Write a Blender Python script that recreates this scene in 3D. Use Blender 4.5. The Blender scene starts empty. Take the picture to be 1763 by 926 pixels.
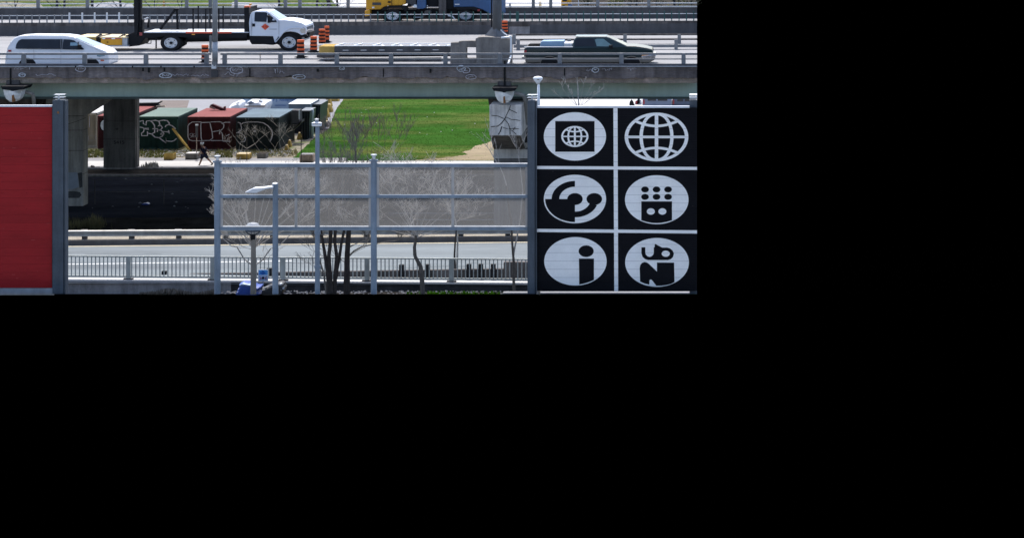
import bpy, bmesh, math, random
from mathutils import Vector
C = bpy.context.scene
R = math.radians
# ---------------------------------------------------------------- camera, light, exposure
F, HX, HR, CZ = 3360.0, 1200.0, -195.0, 21.0      # focal length and axis of the view (photo pixels), eye height (m)
cd = bpy.data.cameras.new('camera'); cam = bpy.data.objects.new('camera', cd); C.collection.objects.link(cam)
cam.location = (0, 0, CZ); cam.rotation_euler = (R(90), 0, 0)
cd.sensor_fit = 'HORIZONTAL'; cd.sensor_width = 36; cd.lens = 36 * F / 1763
cd.shift_x = (881.5 - HX) / 1763; cd.shift_y = (HR - 463) / 1763
cd.clip_start = 1; cd.clip_end = 5000
C.camera = cam
SUN_EL, SUN_AZ = 60.0, -14.0                      # sun behind the scene, a little to the left
w = bpy.data.worlds.new('World'); C.world = w; w.use_nodes = True
nt = w.node_tree; bg = nt.nodes['Background']
sky = nt.nodes.new('ShaderNodeTexSky'); sky.sky_type = 'NISHITA'; sky.sun_disc = False
sky.sun_elevation = R(SUN_EL); sky.sun_rotation = R(SUN_AZ); sky.dust_density = 3.5; sky.air_density = 0.9
nt.links.new(sky.outputs[0], bg.inputs[0])
tc = nt.nodes.new('ShaderNodeTexCoord'); sx = nt.nodes.new('ShaderNodeSeparateXYZ'); gt = nt.nodes.new('ShaderNodeMath')
gt.operation = 'GREATER_THAN'; gt.inputs[1].default_value = 0.0
ml = nt.nodes.new('ShaderNodeMath'); ml.operation = 'MULTIPLY'; ml.inputs[1].default_value = 0.15
nt.links.new(tc.outputs['Generated'], sx.inputs[0]); nt.links.new(sx.outputs[2], gt.inputs[0])
nt.links.new(gt.outputs[0], ml.inputs[0]); nt.links.new(ml.outputs[0], bg.inputs[1])   # sky above the horizon only
sl = bpy.data.lights.new('sun', 'SUN'); so = bpy.data.objects.new('sun', sl); C.collection.objects.link(so)
sl.energy = 2.0; sl.angle = R(0.5); sl.color = (1.0, 0.96, 0.9)
so.rotation_euler = Vector((math.sin(R(SUN_AZ)) * math.cos(R(SUN_EL)), math.cos(R(SUN_AZ)) * math.cos(R(SUN_EL)), math.sin(R(SUN_EL)))).to_track_quat('Z', 'Y').to_euler()
so.location = (-40, 150, 80)
C.view_settings.view_transform = 'Standard'; C.view_settings.look = 'None'; C.view_settings.gamma = 1
C.view_settings.exposure = 1.05
C.cycles.max_bounces = 6; C.cycles.transparent_max_bounces = 12
rnd = random.Random(7)
# ---------------------------------------------------------------- helpers
def WX(px, Y): return (px - HX) * Y / F
def HZ(py, Y): return CZ - (py - HR) * Y / F
def P(px, py, Y): return Vector((WX(px, Y), Y, HZ(py, Y)))
def GY(py, z=0.0): return (CZ - z) * F / (py - HR)          # distance at which a row meets the level z
def bank(Y): return CZ - 701.0 / F * Y                      # the near grass bank
ST = 1.33
ORG = {}
MATS = {}
def M(name, col, rough=0.65, metal=0.0, var=0.18, scale=1.5, bump=0.0, streak=0.0, spec=0.5, fine=0.0, col2=None, thr=(0.45, 0.6), stretch=(1, 1, 1), bscale=None):
    if name in MATS: return MATS[name]
    m = bpy.data.materials.new(name); m.use_nodes = True; n = m.node_tree.nodes; l = m.node_tree.links
    b = n['Principled BSDF']; b.inputs['Roughness'].default_value = rough; b.inputs['Metallic'].default_value = metal
    b.inputs['Specular IOR Level'].default_value = spec
    g = n.new('ShaderNodeNewGeometry'); mp = n.new('ShaderNodeMapping'); mp.inputs['Scale'].default_value = stretch
    l.new(g.outputs['Position'], mp.inputs[0])
    def noise(sc, det=5, vec=mp):
        t = n.new('ShaderNodeTexNoise'); t.inputs['Scale'].default_value = sc; t.inputs['Detail'].default_value = det
        t.inputs['Roughness'].default_value = 0.6; l.new(vec.outputs[0], t.inputs['Vector']); return t
    base = (*col, 1)
    if spec == 0.5 and not metal: b.inputs['Specular IOR Level'].default_value = 0.06 if rough >= 0.75 else 0.18 if rough >= 0.5 else 0.5
    nz = noise(scale)
    mr = n.new('ShaderNodeMapRange'); mr.inputs[1].default_value = 0.3; mr.inputs[2].default_value = 0.7
    mr.inputs[3].default_value = 1 - var; mr.inputs[4].default_value = 1 + var; l.new(nz.outputs[0], mr.inputs[0])
    mx = n.new('ShaderNodeMix'); mx.data_type = 'RGBA'; mx.blend_type = 'MULTIPLY'; mx.inputs[0].default_value = 1
    if col2:
        n2 = noise(scale * 0.6, 7); r2 = n.new('ShaderNodeMapRange'); r2.inputs[1].default_value = thr[0]; r2.inputs[2].default_value = thr[1]; l.new(n2.outputs[0], r2.inputs[0])
        m2 = n.new('ShaderNodeMix'); m2.data_type = 'RGBA'; m2.inputs[6].default_value = base; m2.inputs[7].default_value = (*col2, 1)
        l.new(r2.outputs[0], m2.inputs[0]); l.new(m2.outputs[2], mx.inputs[6])
    else: mx.inputs[6].default_value = base
    l.new(mr.outputs[0], mx.inputs[7]); out = mx
    if fine:
        n3 = noise(scale * 14, 3); r3 = n.new('ShaderNodeMapRange'); r3.inputs[1].default_value = 0.3; r3.inputs[2].default_value = 0.7; r3.inputs[3].default_value = 1 - fine; r3.inputs[4].default_value = 1 + fine
        l.new(n3.outputs[0], r3.inputs[0]); m3 = n.new('ShaderNodeMix'); m3.data_type = 'RGBA'; m3.blend_type = 'MULTIPLY'; m3.inputs[0].default_value = 1
        l.new(out.outputs[2], m3.inputs[6]); l.new(r3.outputs[0], m3.inputs[7]); out = m3
    if streak:                                                # run-off stains: noise drawn out along the height
        ms = n.new('ShaderNodeMapping'); ms.inputs['Scale'].default_value = (2.2, 2.2, 0.25); l.new(g.outputs['Position'], ms.inputs[0])
        n4 = noise(1.3, 6, ms); r4 = n.new('ShaderNodeMapRange'); r4.inputs[1].default_value = 0.35; r4.inputs[2].default_value = 0.65; r4.inputs[3].default_value = 1 - streak; r4.inputs[4].default_value = 1 + streak * 0.6
        l.new(n4.outputs[0], r4.inputs[0]); m4 = n.new('ShaderNodeMix'); m4.data_type = 'RGBA'; m4.blend_type = 'MULTIPLY'; m4.inputs[0].default_value = 1
        l.new(out.outputs[2], m4.inputs[6]); l.new(r4.outputs[0], m4.inputs[7]); out = m4
    l.new(out.outputs[2], b.inputs['Base Color'])
    if bump:
        nb = noise(bscale or scale * 8, 4); bp = n.new('ShaderNodeBump'); bp.inputs['Strength'].default_value = bump; bp.inputs['Distance'].default_value = 0.05
        l.new(nb.outputs[0], bp.inputs['Height']); l.new(bp.outputs[0], b.inputs['Normal'])
    MATS[name] = m
    return m
class MB:
    def __init__(s): s.v = []; s.f = []
    def add(s, vs, fs):
        o = len(s.v); s.v += [tuple(v) for v in vs]; s.f += [tuple(i + o for i in f) for f in fs]; return s
    def box(s, x0, x1, y0, y1, z0, z1):
        return s.add([(x, y, z) for z in (z0, z1) for y in (y0, y1) for x in (x0, x1)],
                     [(0, 1, 5, 4), (1, 3, 7, 5), (3, 2, 6, 7), (2, 0, 4, 6), (4, 5, 7, 6), (0, 2, 3, 1)])
    def pbox(s, a, b, r0, r1, Y, dY): return s.box(WX(a, Y), WX(b, Y), Y, Y + dY, HZ(r1, Y), HZ(r0, Y))
    def prism(s, poly, Y, dY, taper=1.0):                     # outline in photo pixels at distance Y, given real depth dY
        n = len(poly); k = Y / F
        fr = [P(x, y, Y) for x, y in poly]; cx = sum(v.x for v in fr) / n; cz = sum(v.z for v in fr) / n
        bk = [Vector((cx + (v.x - cx) * taper, Y + dY, cz + (v.z - cz) * taper)) for v in fr]
        area = sum(poly[i][0] * poly[(i + 1) % n][1] - poly[(i + 1) % n][0] * poly[i][1] for i in range(n))
        idx = list(range(n)) if area < 0 else list(range(n))[::-1]
        s.add(fr + bk, [tuple(idx), tuple(n + i for i in idx[::-1])] + [(idx[i], n + idx[i], n + idx[(i + 1) % n], idx[(i + 1) % n]) for i in range(n)])
        return s
    def cyl(s, p0, p1, r0, r1, n=8, sx=1.0, caps=True):
        p0 = Vector(p0); p1 = Vector(p1); d = (p1 - p0).normalized()
        a = Vector((1, 0, 0)) if abs(d.x) < 0.8 else Vector((0, 1, 0))
        u = d.cross(a).normalized(); v = d.cross(u)
        vs = []
        for p, r in ((p0, r0), (p1, r1)):
            for i in range(n):
                t = 2 * math.pi * i / n; q = (u * math.cos(t) + v * math.sin(t)) * r; q.x *= sx; vs.append(p + q)
        fs = [(i, (i + 1) % n, n + (i + 1) % n, n + i) for i in range(n)]
        if caps: fs += [tuple(range(n))[::-1], tuple(range(n, 2 * n))]
        return s.add(vs, fs)
    def pole(s, px, r0, r1, Y, wpx0, wpx1=None, n=14):        # upright round pole between two rows
        k = Y / F; w1 = wpx1 if wpx1 else wpx0
        return s.lathe(WX(px, Y), Y, [(w0 * k / 2, HZ(r, Y)) for w0, r in ((wpx0, r1), (w1, r0))], n)
    def lathe(s, x, y, prof, n=16, sy=1 / ST):
        vs = [(x + r * math.cos(2 * math.pi * i / n), y + r * sy * math.sin(2 * math.pi * i / n), z) for r, z in prof for i in range(n)]
        fs = [(j * n + i, j * n + (i + 1) % n, (j + 1) * n + (i + 1) % n, (j + 1) * n + i) for j in range(len(prof) - 1) for i in range(n)]
        up = prof[-1][1] > prof[0][1]
        if not up: fs = [f[::-1] for f in fs]
        c0 = tuple(range(n)); c1 = tuple(range((len(prof) - 1) * n, len(prof) * n))
        fs += [c0[::-1], c1] if up else [c0, c1[::-1]]
        return s.add(vs, fs)
    def tube(s, pts, r, n=6, sx=1.0):
        for a, b in zip(pts[:-1], pts[1:]): s.cyl(a, b, r, r, n, sx)
        return s
    def ribbon(s, path, wd, Y, d=0.01, closed=False):         # painted or flat strip: path in pixels, wd in (upright) pixels
        q = [(x / ST, y) for x, y in path]; n = len(q); L = []; Rr = []
        for i in range(n):
            a = q[i - 1] if (i > 0 or closed) else q[i]; b = q[(i + 1) % n] if (i < n - 1 or closed) else q[i]
            dx, dy = b[0] - a[0], b[1] - a[1]; l = math.hypot(dx, dy) or 1; nx, ny = -dy / l * wd / 2, dx / l * wd / 2
            L.append(((q[i][0] + nx) * ST, q[i][1] + ny)); Rr.append(((q[i][0] - nx) * ST, q[i][1] - ny))
        m = n if closed else n - 1
        for i in range(m):
            j = (i + 1) % n
            vs = [P(*c, Y) for c in (L[i], L[j], Rr[j], Rr[i])]; vb = [v + Vector((0, d, 0)) for v in vs]
            s.add(vs + vb, [(0, 1, 2, 3), (7, 6, 5, 4), (0, 4, 5, 1), (2, 6, 7, 3)])
        return s
    def sheet(s, pts, z=None): return s.add(pts, [tuple(range(len(pts)))])
    def build(s, name, mat, parent=None, smooth=False, bevel=0.0, kind=None, solid=False):
        o0 = ORG.get(parent.name, Vector()) if parent else Vector()
        me = bpy.data.meshes.new(name); me.from_pydata([tuple(Vector(v) - o0) for v in s.v], [], s.f); me.validate()
        me.materials.append(mat)
        if not solid:
            bm = bmesh.new(); bm.from_mesh(me); bmesh.ops.recalc_face_normals(bm, faces=bm.faces); bm.to_mesh(me); bm.free()
        if smooth: me.polygons.foreach_set('use_smooth', [True] * len(me.polygons))
        o = bpy.data.objects.new(name, me); C.collection.objects.link(o)
        if parent: o.parent = parent; ORG[o.name] = o0
        if bevel:
            b = o.modifiers.new('bevel', 'BEVEL'); b.width = bevel; b.segments = 2; b.limit_method = 'ANGLE'; b.angle_limit = R(35)
        if kind: o['kind'] = kind
        return o
def tag(o, label, cat, group=None):
    o['label'] = label; o['category'] = cat
    if group: o['group'] = group
    return o
def thing(name, label, cat, loc, group=None):
    o = bpy.data.objects.new(name, None); C.collection.objects.link(o); o.location = loc; o.empty_display_size = 0.2
    ORG[o.name] = Vector(loc); return tag(o, label, cat, group)
def inst(o, name, off, parent):                               # a part that shares its mesh with a like part
    c = o.copy(); c.name = name; C.collection.objects.link(c); c.parent = parent; c.location = Vector(o.location) + Vector(off)
    ORG[c.name] = ORG.get(parent.name, Vector()); return c
def copy_tree(o, parent=None):
    c = o.copy(); C.collection.objects.link(c)
    if parent: c.parent = parent
    ORG[c.name] = ORG.get(o.name, Vector())
    for ch in list(o.children): copy_tree(ch, c)
    return c
def sheet_px(name, rows_px, z, mat, kind='structure'):        # ground sheet from (pixel, row) corners met with level z
    vs = []
    for px, py in rows_px:
        Y = GY(py, z); vs.append((min(0, WX(px, Y)), Y, z))
    o = MB().sheet(vs).build(name, mat, kind=kind); return o
def ell(cx, cy, rx, ry, n=48, a0=0, a1=360, close=False):
    return [(cx + rx * math.cos(R(a0 + (a1 - a0) * i / n)), cy - ry * math.sin(R(a0 + (a1 - a0) * i / n))) for i in range(n if a1 - a0 == 360 else n + 1)]
def text(name, body, px, py, Y, hpx, mat, parent, wscale=1.0, rot=0.0):
    cu = bpy.data.curves.new(name, 'FONT'); cu.body = body; cu.align_x = 'CENTER'; cu.align_y = 'CENTER'; cu.size = hpx * Y / F * 1.35; cu.extrude = 0.002
    cu.materials.append(mat); o = bpy.data.objects.new(name, cu); C.collection.objects.link(o)
    o.parent = parent; o.location = P(px, py, Y) - ORG[parent.name]; o.rotation_euler = (R(90), rot, 0); o.scale = (wscale, 1, 1); ORG[o.name] = ORG[parent.name]
    dg = bpy.context.evaluated_depsgraph_get(); me = bpy.data.meshes.new_from_object(o.evaluated_get(dg)); c = bpy.data.objects.new(name, me); C.collection.objects.link(c)
    c.parent = parent; c.location = o.location; c.rotation_euler = o.rotation_euler; c.scale = o.scale; ORG[c.name] = ORG[parent.name]; bpy.data.objects.remove(o)
    return c
# ---------------------------------------------------------------- materials
m_steel = M('galvanised steel', (0.33, 0.36, 0.40), 0.55, 0.35, 0.15, 2.5, streak=0.12)
m_bluesteel = M('blue grey painted steel', (0.21, 0.265, 0.33), 0.55, 0.0, 0.15, 1.2, streak=0.18, fine=0.06)
m_darksteel = M('dark blue grey painted steel', (0.07, 0.088, 0.11), 0.55, 0.0, 0.2, 1.0, streak=0.22, fine=0.08)
m_lightsteel = M('pale galvanised steel', (0.6, 0.63, 0.67), 0.45, 0.2, 0.1, 3)
m_redslat = M('red painted slats', (0.30, 0.012, 0.016), 0.55, 0, 0.12, 0.9, fine=0.1, stretch=(0.5, 1, 3))
m_blackslat = M('black painted slats', (0.007, 0.0075, 0.01), 0.7, 0, 0.2, 1.0, fine=0.1, spec=0.08)
def m_print():
    m = M('white printed film', (0.87, 0.88, 0.87), 0.6, 0, 0.07, 1.2, fine=0.03)
    n = m.node_tree.nodes; l = m.node_tree.links; b = n['Principled BSDF']; src = b.inputs['Base Color'].links[0].from_socket
    g = n.new('ShaderNodeNewGeometry'); sp = n.new('ShaderNodeSeparateXYZ'); l.new(g.outputs['Position'], sp.inputs[0])
    a = n.new('ShaderNodeMath'); a.operation = 'MULTIPLY'; a.inputs[1].default_value = 1 / SLAT; l.new(sp.outputs[2], a.inputs[0])
    fr = n.new('ShaderNodeMath'); fr.operation = 'FRACT'; l.new(a.outputs[0], fr.inputs[0])
    lt = n.new('ShaderNodeMath'); lt.operation = 'LESS_THAN'; lt.inputs[1].default_value = 0.075; l.new(fr.outputs[0], lt.inputs[0])
    ma = n.new('ShaderNodeMath'); ma.operation = 'MULTIPLY'; ma.inputs[1].default_value = 0.3; l.new(lt.outputs[0], ma.inputs[0])
    mx = n.new('ShaderNodeMix'); mx.data_type = 'RGBA'; mx.inputs[7].default_value = (0.1, 0.12, 0.15, 1); l.new(ma.outputs[0], mx.inputs[0]); l.new(src, mx.inputs[6]); l.new(mx.outputs[2], b.inputs['Base Color'])
    return m
SLAT = 14.2 * 76 / F
m_white = m_print()
m_whitetrim = M('white trim', (0.62, 0.66, 0.72), 0.5, 0, 0.06, 2)
m_conc = M('weathered concrete', (0.26, 0.25, 0.25), 0.85, 0, 0.22, 0.9, 0.3, 0.3, fine=0.1)
m_concdark = M('dirty concrete', (0.10, 0.092, 0.09), 0.85, 0, 0.3, 0.8, 0.3, 0.4, fine=0.14)
m_concmed = M('grey barrier concrete', (0.085, 0.085, 0.09), 0.85, 0, 0.14, 0.5, 0.2, 0.16, fine=0.06)
m_spall = M('spalled concrete', (0.28, 0.23, 0.19), 0.9, 0, 0.35, 1.6, 0.6, 0.1, fine=0.2, col2=(0.5, 0.38, 0.33), thr=(0.56, 0.68))
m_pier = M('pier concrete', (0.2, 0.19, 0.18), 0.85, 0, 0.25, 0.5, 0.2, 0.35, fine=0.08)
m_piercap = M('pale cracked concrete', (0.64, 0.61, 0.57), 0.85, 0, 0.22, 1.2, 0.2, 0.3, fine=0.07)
m_girder = M('green painted steel girder', (0.33, 0.42, 0.37), 0.6, 0, 0.12, 0.35, 0.0, 0.1, col2=(0.33, 0.38, 0.29), thr=(0.6, 0.75))
m_deck = M('pale highway surface', (0.26, 0.265, 0.273), 0.85, 0, 0.12, 0.5, 0.1, fine=0.08, col2=(0.18, 0.18, 0.182), thr=(0.52, 0.7), stretch=(0.12, 1, 1))
m_road = M('grey blue asphalt', (0.166, 0.19, 0.203), 0.85, 0, 0.14, 0.6, 0.1, fine=0.1, col2=(0.125, 0.14, 0.15), thr=(0.5, 0.68), stretch=(0.12, 1, 1))
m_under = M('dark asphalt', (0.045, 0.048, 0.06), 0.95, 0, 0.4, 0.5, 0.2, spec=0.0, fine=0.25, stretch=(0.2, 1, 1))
m_soil = M('bare soil', (0.05, 0.046, 0.042), 0.95, 0, 0.5, 0.6, 0.4, spec=0.0, fine=0.2)
m_gravel = M('rubble ground', (0.2, 0.18, 0.145), 0.95, 0, 0.3, 1.2, 0.6, fine=0.35, col2=(0.11, 0.13, 0.06), thr=(0.5, 0.62))
m_walk = M('pale pavement', (0.47, 0.47, 0.47), 0.85, 0, 0.06, 0.5, fine=0.04)
m_lot = M('pale lot', (0.22, 0.225, 0.24), 0.85, 0, 0.1, 0.2, fine=0.05)
m_brownlot = M('brown patch', (0.15, 0.13, 0.12), 0.9, 0, 0.15, 0.4, fine=0.1)
m_lawn = M('mown grass', (0.026, 0.072, 0.013), 0.9, 0, 0.34, 0.35, 0.4, fine=0.3, col2=(0.09, 0.098, 0.032), thr=(0.46, 0.66), stretch=(0.35, 1, 1), spec=0.0)
m_bladeX = M('grass blades', (0.06, 0.15, 0.025), 0.8, 0, 0.3, 0.6, col2=(0.13, 0.16, 0.06), thr=(0.5, 0.7), spec=0.2, stretch=(0.35, 1, 1))
m_weed = M('dry weeds', (0.16, 0.165, 0.07), 0.9, 0, 0.4, 2.0, spec=0.2)
m_sand = M('sandy soil', (0.24, 0.2, 0.135), 0.95, 0, 0.15, 1.0, fine=0.12, col2=(0.16, 0.19, 0.08), thr=(0.56, 0.64), stretch=(0.5, 1, 1))
m_yline = M('yellow road paint', (0.45, 0.4, 0.28), 0.7, 0, 0.15, 2)
m_wline = M('white road paint', (0.72, 0.73, 0.72), 0.7, 0, 0.15, 2)
m_bark = M('dark bark', (0.05, 0.043, 0.04), 0.9, 0, 0.3, 6)
m_greybark = M('grey bark', (0.11, 0.1, 0.09), 0.9, 0, 0.3, 6)
m_twig = M('pale twigs', (0.42, 0.4, 0.37), 0.8, 0, 0.3, 5)
m_greytwig = M('grey twigs', (0.13, 0.125, 0.115), 0.8, 0, 0.3, 5)
m_black = M('black rubber', (0.012, 0.012, 0.014), 0.7, 0, 0.2, 3)
m_blackpaint = M('black paint', (0.011, 0.012, 0.015), 0.6, 0, 0.25, 2, spec=0.12)
m_glass = M('dark window glass', (0.012, 0.015, 0.022), 0.12, 0, 0.3, 1.5, spec=0.35)
m_screen = M('windscreen glass', (0.16, 0.27, 0.34), 0.05, 0.0, 0.2, 1.2, spec=1.0)
m_chrome = M('chrome', (0.7, 0.72, 0.75), 0.15, 0.9, 0.05, 1)
m_rim = M('pale wheel rim', (0.55, 0.58, 0.62), 0.35, 0.3, 0.1, 6)
m_vwhite = M('white car paint', (0.66, 0.69, 0.74), 0.25, 0, 0.04, 1)
m_vwhite2 = M('white truck paint', (0.60, 0.65, 0.73), 0.3, 0, 0.04, 1)
m_vgreen = M('dark green car paint', (0.006, 0.022, 0.027), 0.18, 0, 0.1, 1)
m_vgold = M('beige car paint', (0.15, 0.135, 0.115), 0.35, 0, 0.1, 1)
m_yellow = M('yellow machine paint', (0.6, 0.3, 0.03), 0.5, 0, 0.14, 1.5, streak=0.12)
m_yelcon = M('yellow painted concrete', (0.4, 0.27, 0.08), 0.85, 0, 0.3, 2, 0.3, 0.2)
m_palecap = M('cream panel', (0.62, 0.5, 0.3), 0.6, 0, 0.1, 2)
m_blue = M('blue machine paint', (0.028, 0.09, 0.22), 0.4, 0, 0.15, 1.0, streak=0.15)
m_orange = M('orange barrel plastic', (0.62, 0.11, 0.035), 0.5, 0, 0.1, 3)
m_orangered = M('orange red stripe', (0.62, 0.075, 0.03), 0.45, 0, 0.08, 3)
m_red = M('red tail lamp', (0.3, 0.02, 0.03), 0.3)
m_amber = M('amber lamp', (0.8, 0.35, 0.05), 0.3)
m_clear = M('clear lamp', (0.5, 0.48, 0.44), 0.15, 0.2)
m_bed = M('white truck bed', (0.5, 0.54, 0.6), 0.5, 0, 0.08, 2)
m_teal = M('dark teal post', (0.03, 0.09, 0.085), 0.6)
m_lampwhite = M('white lamp paint', (0.72, 0.76, 0.8), 0.4, 0, 0.04, 3)
m_globe = M('frosted globe', (0.62, 0.66, 0.7), 0.35, 0, 0.05, 3)
m_tanpole = M('tan concrete pole', (0.25, 0.23, 0.2), 0.8, 0, 0.12, 4, fine=0.1)
m_paint = M('faded white spray paint', (0.55, 0.58, 0.62), 0.8, 0, 0.4, 6)
m_paint2 = M('grey spray paint', (0.5, 0.48, 0.52), 0.8, 0, 0.3, 4)
m_crack = M('black crack', (0.02, 0.02, 0.02), 0.95)
m_rust = M('rust stain', (0.24, 0.11, 0.045), 0.9, 0, 0.3, 5)
m_bowl = M('white hopper', (0.85, 0.85, 0.82), 0.6, 0, 0.1, 2, streak=0.15)
m_pipe = M('grey plastic pipe', (0.33, 0.32, 0.3), 0.6, 0, 0.12, 4)
def m_net():
    m = bpy.data.materials.new('fine wire mesh'); m.use_nodes = True; n = m.node_tree.nodes; l = m.node_tree.links
    n.remove(n['Principled BSDF']); o = n['Material Output']
    d = n.new('ShaderNodeBsdfDiffuse'); d.inputs[0].default_value = (0.36, 0.355, 0.345, 1)
    t = n.new('ShaderNodeBsdfTranslucent'); t.inputs[0].default_value = (0.36, 0.355, 0.345, 1)
    a = n.new('ShaderNodeMixShader'); a.inputs[0].default_value = 0.5; l.new(d.outputs[0], a.inputs[1]); l.new(t.outputs[0], a.inputs[2])
    tr = n.new('ShaderNodeBsdfTransparent')
    g = n.new('ShaderNodeNewGeometry'); nz = n.new('ShaderNodeTexNoise'); nz.inputs['Scale'].default_value = 22; l.new(g.outputs['Position'], nz.inputs['Vector'])
    mr = n.new('ShaderNodeMapRange'); mr.inputs[1].default_value = 0.3; mr.inputs[2].default_value = 0.7; mr.inputs[3].default_value = 0.36; mr.inputs[4].default_value = 0.4; l.new(nz.outputs[0], mr.inputs[0])
    b = n.new('ShaderNodeMixShader'); l.new(mr.outputs[0], b.inputs[0]); l.new(tr.outputs[0], b.inputs[1]); l.new(a.outputs[0], b.inputs[2]); l.new(b.outputs[0], o.inputs[0])
    return m
m_mesh = m_net()

def m_leafy(name, c1, c2):                                    # thin blades: light passes through them
    m = M(name, c1, 0.8, 0, 0.25, 0.6, col2=c2, thr=(0.5, 0.7), spec=0.0, stretch=(0.35, 1, 1)); n = m.node_tree.nodes; l = m.node_tree.links
    b = n['Principled BSDF']; o = n['Material Output']; t = n.new('ShaderNodeBsdfTranslucent'); x = n.new('ShaderNodeMixShader'); x.inputs[0].default_value = 0.5
    l.new(b.inputs['Base Color'].links[0].from_socket, t.inputs[0]); l.new(b.outputs[0], x.inputs[1]); l.new(t.outputs[0], x.inputs[2]); l.new(x.outputs[0], o.inputs[0]); return m
m_blade = m_leafy('thin grass blades', (0.026, 0.08, 0.005), (0.06, 0.09, 0.012)); m_weed = m_leafy('thin dry weeds', (0.15, 0.14, 0.075), (0.08, 0.1, 0.035))

m_pier_light = M('light pillar concrete', (0.4, 0.385, 0.36), 0.85, 0, 0.2, 0.5, 0.2, 0.3, fine=0.08)
m_wallgrey = M('grey stained wall concrete', (0.27, 0.265, 0.27), 0.88, 0, 0.2, 0.8, 0.3, 0.25, fine=0.12)
m_walldark = M('recess dark wall', (0.05, 0.05, 0.055), 0.9, 0, 0.3, 0.8, 0.3, 0.2, fine=0.12)  # darkness of the recess painted into the wall colour
m_verge = M('sandy verge', (0.27, 0.25, 0.21), 0.95, 0, 0.2, 1.2, 0.4, fine=0.3)
m_polegrey = M('dark grey pole paint', (0.12, 0.13, 0.145), 0.6, 0, 0.15, 1.5, streak=0.2)

m_olive = m_leafy('olive weeds', (0.075, 0.085, 0.03), (0.13, 0.12, 0.06))
m_farlawn = M('park grass', (0.055, 0.085, 0.02), 0.9, 0, 0.3, 0.25, fine=0.3, col2=(0.13, 0.12, 0.07), thr=(0.48, 0.62), stretch=(0.6, 1, 1), spec=0.0)
def ragged(poly, amp, step, seed=0):
    rr = random.Random(seed); out = []
    for (x0, y0), (x1, y1) in zip(poly, poly[1:] + poly[:1]):
        n = max(1, int(math.hypot((x1 - x0) / ST, y1 - y0) / step))
        for i in range(n): out.append((x0 + (x1 - x0) * i / n + (rr.uniform(-amp, amp) * ST if i else 0), y0 + (y1 - y0) * i / n + (rr.uniform(-amp, amp) * .6 if i else 0)))
    return out
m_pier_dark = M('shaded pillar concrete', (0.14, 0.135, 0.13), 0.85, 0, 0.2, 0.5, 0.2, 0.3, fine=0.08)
m_flange = M('shaded flange paint', (0.05, 0.065, 0.06), 0.7)  # the bottom flange's own shade, put into a near-black green
# ================================================================ ground
MB().sheet([(-400, 106, 0), (0, 106, 0), (0, 1200, 0), (-900, 1200, 0)]).build('ground', m_soil, kind='structure')
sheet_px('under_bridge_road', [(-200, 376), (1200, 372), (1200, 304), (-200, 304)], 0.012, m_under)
o = MB().sheet([(-60, 145.2, .02), (0, 145.2, .02), (0, 149.3, .02), (-60, 149.3, .02)]).build('pavement', m_walk, kind='structure')
MB().box(-60, 0, 144.95, 145.2, 0, .12).build('kerb', m_conc, kind='structure')
MB().sheet([(-60, 149.3, .014), (-27, 149.3, .014), (-27, 151, .014), (-60, 151, .014)]).build('footpath', m_lot, kind='structure')
MB().sheet([(-60, 151, .006), (-26, 151, .006), (-26, 168, .006), (-60, 168, .006)]).build('rubble_ground', m_gravel, kind='structure')
lawn_px = [(500, 277), (908, 277), (905, 166), (594, 168), (578, 190), (566, 222), (545, 235), (520, 258)]
sheet_px('lawn', ragged(lawn_px, 1.1, 1.8, 3), 0.01, m_lawn)
sheet_px('sand_patch', ragged([(700, 276), (905, 276), (905, 250), (866, 240), (846, 243), (835, 248), (818, 251), (810, 258), (795, 262), (806, 266), (780, 270), (740, 273)], .9, 1.6, 4), 0.018, m_sand)
sheet_px('pale_lot', [(-300, 205), (566, 222), (578, 190), (594, 168), (592, 160), (-300, 160)], 0.008, m_lot)
sheet_px('brown_patch', [(268, 186), (322, 186), (326, 173), (276, 173)], 0.014, m_brownlot)
sheet_px('parking_lot', [(905, 200), (1200, 200), (1200, 150), (905, 150)], 0.012, m_walk)
MB().sheet([(-260, -260, 0), (160, -260, 0), (160, 60, 0), (-260, 60, 0)]).build('bounce_ground', M('forecourt paving', (0.3, 0.295, 0.285), .85, 0, .12, .3), kind='structure')  # unseen ground added to bounce sunlight onto the upright faces
# far land beyond the highway
sheet_px('far_lawn', [(-400, 40), (640, 40), (650, -20), (-500, -20)], 0.01, m_farlawn)
sheet_px('far_path', [(130, 30), (240, 30), (228, 8), (200, 3), (160, 6)], 0.02, m_lot)
sheet_px('far_bare_ground', [(-40, 34), (90, 30), (70, 8), (20, 4), (-60, 6)], 0.018, m_gravel)
sheet_px('far_bare_ground', [(395, 30), (470, 30), (480, 6), (400, 4)], 0.018, m_lot)
sheet_px('far_path', [(600, 30), (960, 30), (985, 10), (975, -12), (560, -12), (575, 5)], 0.02, m_walk)
sheet_px('far_soil', [(960, 40), (1200, 40), (1200, -20), (990, -20)], 0.008, m_soil)
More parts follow.
